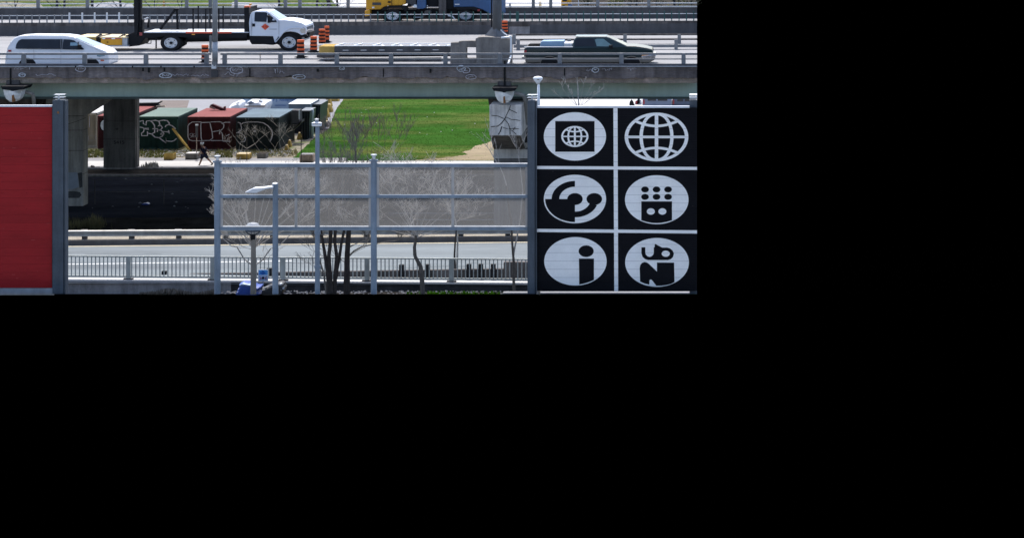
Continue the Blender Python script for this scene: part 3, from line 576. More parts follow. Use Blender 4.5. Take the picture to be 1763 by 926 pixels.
MB().tube([P(899.5, 172, 107.3), P(902, 186, 107.3), P(903, 205, 107.35)], .11, 8).build('pipe', m_pipe, dp)
MB().pbox(895, 903.5, 169, 179, 107.1, .3).build('box', m_pipe, dp, bevel=.03)
MB().cyl(P(903.5, 206, 107.1), P(903.5, 206, 107.3), .1, .1, 12, ST).build('collar', m_lightsteel, dp)
MB().pbox(902, 907, 211, 246, 107.6, .3).build('bracket', m_crack, dp)
# ================================================================ foreground signs and screen (distance 76 m)
YS = 76.0
def caps(mb_list, cx, top, half, parent, Y, mat):
    for r in (0, 4.6): MB().prism([(cx - half, top + r + 1.2), (cx - half + 2, top + r), (cx + half, top + r), (cx + half - 2, top + r + 1.2)], Y - .1, .2).build('cap_plate', mat, parent)
    MB().pole(cx, top, top + 10, Y, 3.5).build('cap_stem', mat, parent)
def sign_post(label, a, b, top, Y, mat, half):
    t = thing('sign_post', label, 'post', P((a + b) / 2, 506, Y), 'steel posts of the signs')
    cx = (a + b) / 2; bb = min(b, 1200)
    if b <= 1200:
        MB().pbox(a, b - 3.2, top + 10, 506, Y - .2, .4).build('column', mat, t, bevel=.012)
        MB().pbox(b - 4, b - 1.6, top + 11, 506, Y - .12, .22).build('flange', mat, t); MB().pbox(b - 1.6, b, top + 11, 506, Y - .2, .36).build('flange', mat, t)
        caps(None, cx, top, half, t, Y, m_lightsteel)
    else:
        MB().pbox(a, 1200, top + 10, 506, Y - .2, .4).build('column', mat, t)
        for r in (0, 4.6): MB().pbox(a, 1200, top + r, top + r + 2, Y - .2, .4).build('cap_plate', m_lightsteel, t)
    return t
p = sign_post('broad blue grey steel post at the right edge of the red sign', 90, 112.5, 163, YS, m_darksteel, 10)
MB().cyl(P(100.3, 194, YS - .21), P(100.3, 194, YS - .19), .05, .05, 10).build('bolt', m_rust, p)
sign_post('blue grey steel post between the mesh screen and the black sign', 908, 924, 163.5, YS, m_darksteel, 9)
sign_post('cut-off steel post at the far right corner of the black sign', 1187, 1212, 163.5, YS + .35, m_darksteel, 9)
def slat_sign(name, label, a, b, r0, r1, mat, pitch=14.2):
    t = thing(name, label, 'sign', P((a + b) / 2, r1, YS)); r = r0; first = None
    while r < r1 - 1:
        e = min(r + pitch, r1)
        if first is None or e - r < pitch - .01: o = MB().pbox(a, b, r + .1, e - .1, YS - .03, .05).build('slat', mat, t); first = first or (o, r)
        else: inst(first[0], 'slat', (0, 0, -(r - first[1]) * YS / F), t)
        r = e
    MB().pbox(a, b, r0, r1, YS + .025, .04).build('backing', m_blackslat, t)
    return t
rs = slat_sign('red_sign', 'plain deep red slatted sign panel cut off at the left edge', -70, 89.5, 184.8, 495.5, m_redslat)
MB().pbox(-70, 89.5, 181.4, 184.4, YS - .06, .14).build('top_rail', m_whitetrim, rs)
MB().pbox(-70, 93, 496.2, 508, YS - .05, .1).build('bottom_rail', m_steel, rs)
MB().pbox(89.6, 91.5, 184, 496, YS - .03, .06).build('edge_trim', m_blackslat, rs)
bs = slat_sign('black_sign', 'black slatted sign with six pale emblem discs in a grid', 923.4, 1200, 185.5, 500.5, m_blackslat)
MB().pbox(923.4, 1187, 183, 186.3, YS - .07, .16).build('top_rail', m_whitetrim, bs)
YE = YS - .036                                                 # print sits a few millimetres proud of the slats
def plate(name, poly, mat, d, Y=YE): return MB().prism(poly, Y - d, .004).build(name, mat, bs)
plate('divider', [(1056, 186.3), (1063.2, 186.3), (1064.3, 501), (1057.6, 501)], m_white, .001)
plate('divider', [(923.5, 286), (1200, 287.6), (1200, 292.9), (923.5, 291.3)], m_white, .006)
plate('divider', [(923.5, 394), (1200, 396.6), (1200, 402.1), (923.5, 399.5)], m_white, .006)
def globe(cx, cy, rx, ry, w, d):
    mb = MB(); Y = YE - d
    rb = lambda p, ww, cl=False, e=0: mb.ribbon(p, ww, Y - e, .003, cl)
    rb(ell(cx, cy, rx - w * .62, ry - w * .5, 64), w, True)
    rb([(cx, cy - ry + w * .6), (cx, cy + ry - w * .6)], w, e=.0005); rb([(cx - rx + w * .7, cy), (cx + rx - w * .7, cy)], w * .95, e=.001)
    mxr = rx * .485
    for s in (-1, 1): rb([(cx + s * mxr * (math.cos(R(a)) ** .85 if abs(a) < 90 else 0), cy - (ry - w * .6) * math.sin(R(a))) for a in range(-88, 89, 8)], w * .95, e=.0015)
    for s in (-1, 1): rb([(cx + rx * .66 * t, cy + s * (ry * .45 + ry * .2 * t * t)) for t in [i / 8 for i in range(-8, 9)]], w * .95, e=.002)
    return mb.build('globe_emblem', m_white, bs)
K = m_blackslat
r5 = random.Random(5)
for i in range(16):
    x = r5.uniform(4, 84); y = r5.uniform(190, 490); MB().pbox(x, x + r5.uniform(1.5, 7), y, y + r5.uniform(.4, 1.0), YS - .034, .004).build('scuff', M('scuffed red paint', (0.42, 0.06, 0.06), .6), rs)
for y in range(192, 495, 28):
    for x in (3, 46, 87): MB().cyl(P(x, y, YS - .045), P(x, y, YS - .028), .018, .018, 8, ST).build('rivet', m_redslat, rs)
for i in range(12):
    x = r5.uniform(926, 1195); y = r5.uniform(190, 498); MB().pbox(x, x + r5.uniform(.8, 4), y, y + r5.uniform(.4, .9), YS - .034, .003).build('scuff', M('scuffed black paint', (0.035, 0.034, 0.036), .7), bs)
plate('emblem_disc', ell(989.8, 235.2, 53.6, 41.6, 72), m_white, .001)
plate('emblem_square', [(955.9, 208.9), (1023.6, 208.9), (1023.6, 261.6), (955.9, 261.6)], K, .005)
globe(989.7, 235.3, 23.3, 18.1, 2.5, .009)
globe(1130.3, 236.1, 54.6, 41.9, 4.5, .002)
cx, cy = 989.9, 342.8
plate('emblem_disc', ell(cx, cy, 53.6, 41.7, 72), m_white, .001)
plate('emblem_quarter', [(cx, cy)] + ell(cx, cy, 51.3, 39.6, 20, 180, 270), K, .005)
plate('emblem_arc', ell(cx, cy, 40.2, 31.1, 20, 90, 180) + ell(cx, cy, 27, 21.1, 20, 180, 90), K, .0065)
plate('emblem_arc', ell(cx, cy, 40.2, 31.4, 20, 270, 340) + ell(cx, cy, 27, 21.7, 20, 340, 270), K, .0065)
plate('emblem_dot', ell(cx, cy, 13.3, 10.2, 32), K, .008)
plate('emblem_dot', ell(cx + 33.3, cy, 13.4, 10.2, 32), K, .008)
cx, cy = 1130.7, 344
plate('emblem_disc', ell(cx, cy, 54.7, 42, 72), m_white, .001)
for x in (1110.5, 1130.3, 1150.2):
    for y in (326.4, 339.1): plate('emblem_dot', ell(x, y, 6.6, 5.1, 24), K, .005)
plate('emblem_square', [(1104.1, 346.8), (1157, 346.8), (1157, 379.3), (1148, 382), (1138, 383.8), (1130.5, 384.2), (1122, 383.8), (1113, 382), (1104.1, 379.3)], K, .005)
for x in (1120.5, 1140.4): plate('emblem_dot', ell(x, 364.2, 6.9, 5.5, 24), m_white, .009)
plate('emblem_disc', ell(990.7, 449.8, 53.7, 41.6, 72), m_white, .001)
plate('emblem_dot', ell(1009.2, 432.4, 13, 10, 32), K, .005)
plate('emblem_bar', [(996.7, 445.1), (1022.6, 445.1), (1022.6, 481.8), (1014, 485.5), (1005, 488.2), (997.3, 489.7)], K, .005)
plate('emblem_disc', ell(1131.2, 451.7, 54.9, 42, 72), m_white, .001)
q = lambda pts: [(900 + x / 5.687, 390 + y / 5.687) for x, y in pts]
plate('emblem_letters', q([(1162, 203), (1200, 203), (1200, 255), (1206, 276), (1222, 292), (1243, 297), (1262, 291), (1277, 277), (1283, 257), (1283, 206), (1292, 199), (1291, 176), (1300, 171), (1316, 180), (1365, 206), (1412, 206), (1440, 213), (1466, 234), (1480, 264), (1472, 297), (1450, 319), (1418, 328), (1228, 328), (1196, 318), (1172, 295), (1162, 262)]), K, .005)
plate('emblem_dot', q(ell(1400, 266, 40, 30, 24)), m_white, .009)
plate('emblem_letters', q([(1145, 410), (1150, 378), (1166, 356), (1192, 347), (1218, 353), (1238, 368), (1314, 441), (1314, 352), (1482, 353), (1486, 543), (1450, 562), (1400, 573), (1350, 579), (1308, 579), (1262, 520), (1250, 517), (1241, 526), (1239, 569), (1190, 556), (1149, 538)]), K, .005)
# ---- mesh screen
ms = thing('mesh_screen', 'long blue grey steel frame with grey wire mesh panels between the posts', 'screen', P(640, 506, YS))
def round_post(cx, top, Y, wd):
    MB().pole(cx, top + 9, 506, Y, wd, n=16).build('post', m_bluesteel, ms, smooth=False)
    MB().pole(cx, top + 9, top + 12, Y, wd * 1.45).build('collar', m_bluesteel, ms)
    MB().pole(cx, top + 3, top + 9, Y, 4, 6).build('cap_stem', m_lightsteel, ms)
    MB().pole(cx, top, top + 2, Y, 10.5).build('cap_plate', m_lightsteel, ms)
round_post(374.3, 268, YS, 11); round_post(643.6, 266, YS, 10.4)
for a, b in ((379, 639), (648, 909)):
    for r, h in ((285, 6.4), (338.5, 5.4), (393.5, 6.6)):
        MB().pbox(a, b, r - h / 2, r + h / 2, YS - .05, .12).build('rail', m_bluesteel, ms, bevel=.01)
        if h > 6: MB().pbox(a, b, r - h / 2 - .01, r - h / 2 + .8, YS - .07, .17).build('rail_lip', m_steel, ms)
    mids = (509.5,) if a < 500 else (779.5,)
    cols = [a + 1, mids[0], b - 1]
    for c, hw in ((a + 2.2, 2.2), (mids[0], 2.4), (b - 2.2, 2.2)): MB().pbox(c - hw, c + hw, 288, 390.5, YS - .01, .05).build('mullion', M('pale mesh edge strip', (0.42, 0.40, 0.38), .6, .1), ms)
    for c0, c1 in zip(cols[:-1], cols[1:]):
        for r0, r1 in ((288.2, 335.8), (341.2, 390.2)):
            v = [P(c0, r1, YS), P(c1, r1, YS), P(c1, r0, YS), P(c0, r0, YS)]
            MB().sheet(v).build('mesh_panel', m_mesh, ms, solid=True)
# ---- lamps
cl = thing('street_lamp', 'blue grey street lamp with one flat head pointing left before the mesh screen', 'street lamp', P(473, 506, 75.2))
MB().pole(474.2, 316.5, 506, 75.2, 10.5, 9.2).build('pole', m_bluesteel, cl)
MB().lathe(WX(473.5, 75.2), 75.2, [(.115, HZ(317, 75.2)), (.115, HZ(315.6, 75.2)), (.03, HZ(314.2, 75.2))], 14).build('cap', m_lightsteel, cl)
MB().prism([(470, 321), (470, 324.5), (458, 326), (441, 333), (423, 332.5), (421, 331.5), (436, 324.5), (452, 323.6)], 75.0, .42).build('lamp_head', m_lightsteel, cl, bevel=.02)
MB().pbox(468, 470.5, 319.5, 327, 75.1, .2).build('bracket', m_steel, cl)
pp = thing('signal_pole', 'slim blue grey pole topped by a small white lettered collar', 'pole', P(547, 506, 75.0))
k = 75 / F
MB().lathe(WX(546.5, 75), 75, [(4.4 * k, HZ(506, 75)), (3.6 * k, HZ(217, 75))], 14).build('pole', m_bluesteel, pp)
MB().lathe(WX(545.3, 75), 75, [(8.6 * k, HZ(217, 75)), (8.8 * k, HZ(211.5, 75)), (4.5 * k, HZ(210.3, 75))], 18).build('collar', m_lampwhite, pp)
MB().lathe(WX(545.3, 75), 75, [(3.2 * k, HZ(210.5, 75)), (3.2 * k, HZ(206.2, 75)), (4.3 * k, HZ(205.6, 75)), (1 * k, HZ(204, 75))], 14).build('finial', m_steel, pp)
text('collar_lettering', 'PARKING', 543.3, 213.6, 74.8, 3.0, m_darksteel, pp, 1.15)
for r in (398, 457): MB().lathe(WX(546.6, 75), 75, [(5.4 * k, HZ(r + 5, 75)), (5.4 * k, HZ(r, 75))], 14).build('band', m_bluesteel, pp)
gb = thing('globe_lamp', 'tan concrete lamp post with a white globe behind the mesh screen', 'lamp post', P(436, 506, 79))
k = 79 / F
MB().lathe(WX(436.3, 79), 79, [(5.2 * k, HZ(506, 79)), (4.1 * k, HZ(412, 79))], 14).build('post', m_tanpole, gb)
MB().lathe(WX(435.3, 79), 79, [(4.0 * k, HZ(413, 79)), (4.6 * k, HZ(404, 79)), (3.4 * k, HZ(402, 79))], 14).build('neck', m_blackpaint, gb)
MB().lathe(WX(435.3, 79), 79, [(3.4 * k, HZ(403, 79)), (8.5 * k, HZ(400, 79)), (12.2 * k, HZ(395, 79)), (12.6 * k, HZ(392, 79)), (11.2 * k, HZ(387.5, 79)), (7.5 * k, HZ(384, 79)), (2 * k, HZ(383, 79))], 22).build('globe', m_globe, gb, smooth=True)
mb = MB(); mb.lathe(WX(435.3, 79), 79, [(13.2 * k, HZ(398, 79)), (13.4 * k, HZ(395.5, 79))], 22)
for s in (-1, 1): mb.tube([P(435.3 + s * 13.2, 397, 79), P(435.3 + s * 9.5, 401.5, 79), P(435.3 + s * 4.5, 404, 79)], .025)
mb.build('cradle', m_darksteel, gb)
for s in (-3, 2): MB().pbox(435 + s, 436 + s, 394, 404, 78.66, .02).build('rib', m_darksteel, gb)
wl_ = thing('mushroom_lamp', 'white mushroom-headed lamp on a slim stem behind the black sign', 'lamp', P(927.3, 300, 77.5))
k = 77.5 / F
MB().lathe(WX(927.2, 77.5), 77.5, [(3.2 * k, bank(77.5)), (2.5 * k, HZ(182, 77.5)), (2.1 * k, HZ(146, 77.5))], 14).build('stem', m_lampwhite, wl_, smooth=True)
MB().lathe(WX(926.2, 77.5), 77.5, [(2.4 * k, HZ(145, 77.5)), (3.6 * k, HZ(143, 77.5)), (8.4 * k, HZ(136, 77.5)), (8.3 * k, HZ(134.3, 77.5)), (6 * k, HZ(132.4, 77.5)), (1 * k, HZ(131.6, 77.5))], 22).build('head', m_lampwhite, wl_, smooth=True)
MB().cyl(P(926.4, 136.6, 77.36), P(926.4, 136.6, 77.4), .035, .035, 10, 1.5).build('sensor', m_black, wl_)
# ---- parking sign and covered motorcycles
ds = thing('parking_sign', 'small blue and white parking sign with symbols in front of the railing', 'sign', P(453, 486, 81.5))
MB().pbox(444.5, 461.5, 464, 484, 81.5, .02).build('plate', m_lampwhite, ds)
MB().pbox(445.3, 460.8, 464.8, 473.2, 81.485, .01).build('blue_field', M('sign blue', (0.08, 0.3, 0.6), .5), ds)
MB().pbox(445.3, 460.8, 474.5, 483.4, 81.485, .01).build('grey_field', M('sign grey blue', (0.35, 0.45, 0.56), .5), ds)
m_sb = M('sign dark blue', (0.02, 0.1, 0.32), .5)
MB().prism(ell(452.5, 469.8, 5, 1.9, 14), 81.475, .006).build('symbol', m_sb, ds); MB().pbox(451.3, 453.7, 466, 473, 81.47, .006).build('symbol', m_sb, ds)
MB().prism(ell(452.8, 478.5, 2.3, 2.3, 12), 81.475, .006).build('symbol', m_blackpaint, ds)
mb = MB(); mb.ribbon([(447, 477), (450, 479.5), (447.5, 481)], 1, 81.475); mb.ribbon([(459, 477), (456, 479), (459, 481)], 1, 81.475); mb.build('symbol', m_red, ds)
MB().pbox(452, 453.6, 484, 506, 81.52, .04).build('post', m_steel, ds)
def cover(name, label, prof, Y, dY, mat, lines, grp):
    t = thing(name, label, 'motorcycle', P(sum(p[0] for p in prof) / len(prof), 506, Y), grp)
    n = len(prof); mb = MB(); L = []
    for f, ins in ((0, .8), (.12, .97), (.5, 1.0), (.88, .97), (1, .8)):
        cxp = sum(p[0] for p in prof) / n
        L.append([P(cxp + (x - cxp) * ins, 508 + (y - 508) * ins, Y) + Vector((0, dY * f, 0)) for x, y in prof])
    vs = [v for l in L for v in l]
    fs = [(i * n + j, i * n + j + 1, (i + 1) * n + j + 1, (i + 1) * n + j) for i in range(4) for j in range(n - 1)] + [tuple(range(n))[::-1], tuple(range(4 * n, 5 * n))]
    mb.add(vs, fs); mb.build('cover', mat, t, bevel=.03)
    for l in lines:
        m_ = l[0]; MB().tube([P(x, y, Y + .02 + .1 * (i % 2)) for i, (x, y) in enumerate(l[1])], l[2], 6).build('fold', m_, t)
    return t
m_tarp = M('blue tarpaulin', (0.02, 0.07, 0.33), .35, 0, .3, 3, .5)
m_tarp2 = M('black tarpaulin', (0.02, 0.022, 0.027), .35, 0, .3, 3, .5)
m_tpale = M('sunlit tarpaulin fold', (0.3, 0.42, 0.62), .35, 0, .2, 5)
cv = cover('covered_motorcycle', 'motorcycle under a crumpled blue tarpaulin cover at the lamp post', [(404, 508), (407, 500), (411, 494), (410, 490), (416, 487.5), (424, 488), (430, 490), (440, 494), (448, 494), (447, 499), (440, 502), (447, 508)], 80.2, .8, m_tarp, [(m_tarp, [(410, 498), (420, 495), (432, 497), (441, 500)], .03), (m_tarp, [(408, 504), (420, 500), (436, 504)], .03)], 'covered motorcycles')
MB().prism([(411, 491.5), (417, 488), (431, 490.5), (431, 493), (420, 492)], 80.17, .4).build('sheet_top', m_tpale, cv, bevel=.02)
cv = cover('covered_motorcycle', 'motorcycle under a black tarpaulin cover right of the blue one', [(447, 508), (450, 500), (456, 495), (468, 490), (482, 487.5), (487, 490), (486, 494), (489, 497), (487, 503), (485, 508)], 80.2, .8, m_tarp2, [(m_steel, [(452, 496), (462, 493), (471, 490)], .018), (m_steel, [(451, 499), (464, 497.5), (472, 496)], .014), (m_steel, [(483, 500), (487, 497), (488, 496)], .05), (m_lightsteel, [(481, 489.5), (485, 488.5)], .05)], 'covered motorcycles')
# low hedge shapes and stones on the planting strip
def scatter_stuff(name, mat, n, fx, kind='stuff', seed=0, wf=.35):
    rr = random.Random(seed); mb = MB()
    for i in range(n):
        x, y, z, s = fx(rr); a = rr.uniform(0, 6.28); t = Vector((math.cos(a), math.sin(a), 0)) * s * wf; h = Vector((rr.uniform(-.3, .3) * s, rr.uniform(-.3, .3) * s, s)); c = Vector((x, y, z))
        mb.add([c - t, c + t, c + h], [(0, 1, 2)])
    return mb.build(name, mat, kind=kind, solid=True)
def stones(name, mat, n, fx, seed=0):
    rr = random.Random(seed); mb = MB()
    for i in range(n):
        x, y, z, s = fx(rr); vs = [(x + rr.uniform(.6, 1) * s * a, y + rr.uniform(.6, 1) * s * b, z + rr.uniform(.7, 1) * s * c) for a, b, c in ((1, 0, 0), (-1, 0, 0), (0, 1, 0), (0, -1, 0), (0, 0, .7), (0, 0, -.4))]
        mb.add(vs, [(0, 2, 4), (2, 1, 4), (1, 3, 4), (3, 0, 4), (2, 0, 5), (1, 2, 5), (3, 1, 5), (0, 3, 5)])
    return mb.build(name, mat, kind='stuff')
def pos(px, row, Y, s): return WX(px, Y), Y, HZ(row, Y), s
stones('pebbles', m_lot, 420, lambda r: pos(r.uniform(380, 880) , r.uniform(501, 506), r.uniform(83.0, 83.8), r.uniform(.03, .08)), 4)
scatter_stuff('low_plants', m_blade, 700, lambda r: (lambda px, Y: (WX(px, Y), Y, HZ(507, Y), r.uniform(.05, .2) if px < 1000 else r.uniform(.02, .09)))(r.choice((r.uniform(700, 880), r.uniform(740, 860), r.uniform(925, 1200))), r.uniform(82.6, 83.9)), seed=5)
scatter_stuff('dry_wall_plants', m_greytwig, 1000, lambda r: (lambda px, Y: (WX(px, Y), Y, HZ(507, Y), (.2 + .08 * math.sin(px * .07)) * r.uniform(.3, 1.1)))(r.uniform(240, 372), r.uniform(83.4, 84.1)), seed=6)
MB().pbox(866, 1200, 504, 506, 82.4, .3).build('stone_edging', m_lot, kind='structure')
# ================================================================ bare trees
m_twig2 = M('mid grey twigs', (0.17, 0.16, 0.145), 0.8, 0, 0.3, 5)
def tree(label, stems, seed, trunk_mat, twig_mat, levels=4, spread=.55, cat='tree', name='bare_tree', grp='bare trees behind the railing', base=None, up=.25, density=1.0, rmin=.0042):
    rr = random.Random(seed); tk = MB(); cr_ = MB()
    def grow(p, d, L, r, lv):
        mb = tk if lv <= 0 else cr_; q = p
        for i in range(3):
            d2 = (d + Vector((rr.uniform(-.25, .25), rr.uniform(-.2, .2), rr.uniform(-.08, .16)))).normalized()
            e = q + Vector((d2.x * 1.2, d2.y, d2.z)) * L / 3; r2 = max(rmin, r * .84)
            mb.cyl(q, e, r, r2, 5 if lv < 2 else 4, 1.2, caps=False); q = e; r = r2; d = d2
            if lv < levels and (i > 0 or lv > 1):
                for _ in range(1 if rr.random() < .8 * density else 2):
                    side = Vector((rr.uniform(-1, 1), rr.uniform(-.8, .8), rr.uniform(-.2, .6))).normalized()
                    grow(q, (d * (1 - spread) + side * spread + Vector((0, 0, up * .5))).normalized(), L * rr.uniform(.55, .8), max(rmin, r * .6), lv + 1)
        if lv < levels:
            for _ in range(2): 
                side = Vector((rr.uniform(-1, 1), rr.uniform(-.8, .8), rr.uniform(-.1, .7))).normalized()
                grow(q, (d * (1 - spread * .8) + side * spread * .8 + Vector((0, 0, up * .4))).normalized(), L * rr.uniform(.55, .8), max(rmin, r * .7), lv + 1)
    root = None
    for si, (path, Y, r0, L) in enumerate(stems):                              # each stem: pixel path of the trunk, then branching
        pts = [P(x, y, Y) for x, y in path]
        if root is None: root = pts[0]
        r = r0
        fine_ = [pts[0]]
        for a, b in zip(pts[:-1], pts[1:]):
            m_ = max(1, int((b - a).length / .35)); j = min(.03, r0 * .3)
            for q_ in range(1, m_ + 1): fine_.append(a.lerp(b, q_ / m_) + (Vector((rr.uniform(-j, j), rr.uniform(-j, j), 0)) if q_ < m_ or b is not pts[-1] else Vector()))
        nseg = len(fine_) - 1; rend = r0 * (.5 if L > 0 else .4)
        for i, (a, b) in enumerate(zip(fine_[:-1], fine_[1:])):
            tgt = tk if si == 0 or r0 > .055 else cr_
            ra = r0 + (rend - r0) * (i / nseg) ** .8; rb_ = r0 + (rend - r0) * ((i + 1) / nseg) ** .8; tgt.cyl(a, b, ra * rr.uniform(.94, 1.06), rb_, 7, 1.3, caps=False)
            if r0 > .05 and rr.random() < .16: grow(b, Vector((rr.choice((-1, 1)), rr.uniform(-.4, .4), .5)).normalized(), L * .5 + .2, .012, max(1, levels - 2))
        r = rend
        if L > 0: grow(pts[-1], (pts[-1] - pts[-2]).normalized(), L, r * .9, 1)
    t = thing(name, label, cat, root, grp)
    tk.build('trunk', trunk_mat, t, solid=True)
    if cr_.v: cr_.build('crown', twig_mat, t, solid=True)
    return t
fan = [([(437, 506), (437, 455), (436, 430), (432, 400)], 79.9, .085, .9), ([(437, 458), (421, 447), (408, 425), (398, 423), (390, 416)], 79.9, .03, .25), ([(437, 458), (452, 448), (466, 428), (484, 420), (500, 404)], 79.9, .03, .7)]
for tx, ty, L_ in ((398, 352, .35), (408, 345, .45), (420, 345, .6), (415, 335, .45), (440, 345, .5), (455, 338, .45), (462, 350, .6), (480, 345, .5), (492, 360, .6), (505, 348, .45), (400, 375, .5), (475, 380, .55), (520, 355, .45), (384, 378, .25), (388, 365, .25), (530, 375, .5)): fan.append(([(436, 428), ((436 * 2 + tx) / 3, (2 * 425 + ty) / 3), (tx, ty)], 79.9 + (tx % 7) * .08, .016, L_ * 1.35))
tree('bare many-branched tree behind the globe lamp post', fan, 11, m_greybark, m_twig, 4, spread=.6, density=1.2)
tree('bare tree of dark clustered stems right of the slim pole', [([(567, 506), (566, 480), (561, 445), (556, 420), (552, 395)], 80.3, .085, .9), ([(570, 506), (568, 475), (567, 440), (570, 393), (573, 340)], 80.3, .085, .95), ([(576, 506), (577, 475), (580, 440), (577, 415), (579, 393), (590, 335)], 80.4, .075, .95), ([(578, 480), (584, 445), (588, 420), (592, 398), (600, 350)], 80.5, .062, .9), ([(563, 506), (557, 470), (549, 445)], 80.4, .045, .6)], 21, m_bark, m_twig2, 4, spread=.45, up=.6)
tree('bare dark tree with a low limb bending right near the screen post', [([(597, 506), (597, 470), (597, 440), (601, 393), (603, 340), (612, 300)], 80.7, .11, .95), ([(602, 440), (609, 432), (622, 425), (640, 421), (660, 417)], 80.7, .035, .5), ([(602, 425), (612, 420)], 80.7, .03, .4)], 33, m_bark, m_twig2, 4, spread=.45, up=.6)
fan = [([(728, 506), (727, 480), (725, 458), (720, 449), (715, 440), (714, 425), (717, 412), (716, 405)], 80.2, .085, .7)]
for tx, ty, L_ in ((684, 396, .5), (748, 402, .5), (668, 375, .5), (690, 360, .55), (705, 345, .6), (720, 365, .6), (740, 355, .55), (760, 372, .55), (770, 390, .5), (655, 392, .45), (700, 385, .5), (735, 385, .5), (680, 330, .4)): fan.append(([(716, 410), ((716 * 2 + tx) / 3, (2 * 408 + ty) / 3), (tx, ty)], 80.2 + (tx % 5) * .07, .016, L_ * 1.7))
tree('crooked grey tree with a swollen kinked trunk right of the screen post', fan, 45, m_greybark, m_twig, 4, spread=.62, up=.1, density=1.2)
tree('bare twin-stemmed tree behind the railing right of the crooked tree', [([(783, 485), (783, 440), (784, 415), (786, 395)], 86.8, .05, 1.1), ([(787, 485), (787, 440), (788, 418), (786, 395)], 86.9, .05, 1.2)], 58, m_bark, m_twig, 3, spread=.55, up=.3)
fan = [([(996, 420), (996, 260), (996, 185), (995.5, 165), (995, 148)], 78.5, .035, .22)]
for tx, ty in ((972, 158), (978, 150), (984, 163), (966, 168), (1004, 152), (1012, 160), (1020, 166), (1029, 160), (1008, 172), (988, 172)): fan.append(([(996, 186), ((996 + tx) / 2, (190 + ty) / 2 - 1), (tx, ty)], 78.5 + (tx % 3) * .1, .008, .28))
tree('leafless twiggy tree top rising above the black sign', fan, 61, m_twig, m_twig, 2, spread=.5, up=.4, grp='leafless trees', rmin=.005)
tree('tall bare dark branch spray at the right end of the mesh screen', [([(885, 500), (884, 440), (880, 380), (872, 320)], 82.0, .05, 1.3), ([(884, 440), (895, 380), (900, 330), (896, 290)], 82.0, .03, .8)], 71, m_greybark, m_twig, 3, spread=.5, up=.3)
# twigs in front of the lawn, above the screen
m_twig3 = M('brown grey twigs', (0.17, 0.14, 0.115), 0.8, 0, 0.3, 5)
for lab, bx, tops, sd in (('bushy grey sapling behind the middle screen post with twigs before the lawn', 643.5, ((652, 268), (632, 268), (684, 262), (668, 272), (640, 262), (660, 265), (681, 250), (625, 272)), 84), ('thin grey sapling behind the clustered stems with twigs before the lawn', 567, ((560, 272), (577, 270), (600, 264), (622, 258), (590, 266), (612, 268), (570, 262), (585, 274), (605, 254)), 86)):
    tree(lab, [([(bx, 500), (bx, 340)], 82.6, .03, .5)] + [([(bx, 400 - 5 * k), ((bx * 1 + tx) / 2, 320), (tx, ty)], 82.6 + .1 * (k % 4), .014, .8) for k, (tx, ty) in enumerate(tops)], sd, m_greybark, m_twig3, 3, spread=.4, up=.9, grp='saplings before the lawn')
# ================================================================ vehicles on the highway
def shell(prof, Y, W, belt, tumble, name, mat, parent, bevel=.05):
    """body skin: side outline (pixels) at the near side Y, width W, upper part leaning in above the belt row"""
    n = len(prof); Ls = []
    for side in (0, 1):
        L = []
        for x, y in prof:
            ins = max(0.0, belt - y) * tumble; v = P(x, y, Y); v.y = Y + ins if side == 0 else Y + W - ins; L.append(v)
        Ls.append(L)
    area = sum(prof[i][0] * prof[(i + 1) % n][1] - prof[(i + 1) % n][0] * prof[i][1] for i in range(n)); idx = list(range(n)) if area < 0 else list(range(n))[::-1]
    mb = MB(); mb.add(Ls[0] + Ls[1], [tuple(idx), tuple(n + i for i in idx[::-1])] + [(idx[i], n + idx[i], n + idx[(i + 1) % n], idx[(i + 1) % n]) for i in range(n)])
    return mb.build(name, mat, parent, bevel=bevel)
def splate(poly, Y, belt, tumble, name, mat, parent, off=.012, th=.006):
    f = []
    for x, y in poly: v = P(x, y, Y); v.y = Y + max(0.0, belt - y) * tumble - off; f.append(v)
    n = len(f); b = [v + Vector((0, th, 0)) for v in f]
    return MB().add(f + b, [tuple(range(n)), tuple(range(n, 2 * n))[::-1]] + [(i, (i + 1) % n, n + (i + 1) % n, n + i) for i in range(n)]).build(name, mat, parent)
def xplate(a, b, Y, ya, yb, inset, name, mat, parent, off=.012):   # pane across the vehicle between two outline points
    p, q = P(*a, Y), P(*b, Y); d = (q - p).normalized(); nrm = Vector((-d.z, 0, d.x));
    if nrm.z < 0: nrm = -nrm
    p += nrm * off; q += nrm * off
    vs = [Vector((p.x, ya + inset[0], p.z)), Vector((q.x, ya + inset[1], q.z)), Vector((q.x, yb - inset[1], q.z)), Vector((p.x, yb - inset[0], p.z))]
    vb = [v - nrm * .006 for v in vs]
    return MB().add(vs + vb, [(0, 1, 2, 3), (7, 6, 5, 4), (0, 4, 5, 1), (1, 5, 6, 2), (2, 6, 7, 3), (3, 7, 4, 0)]).build(name, mat, parent)
def disc(mb, cx, cy, rx, ry, Y, dY, n=26, r2=1.0):
    a = [P(x, y, Y) for x, y in ell(cx, cy, rx * r2, ry * r2, n)]; b = [P(x, y, Y) + Vector((0, dY, 0)) for x, y in ell(cx, cy, rx, ry, n)]
    mb.add(a + b, [tuple(range(n))[::-1], tuple(range(n, 2 * n))] + [(i, (i + 1) % n, n + (i + 1) % n, n + i) for i in range(n)])
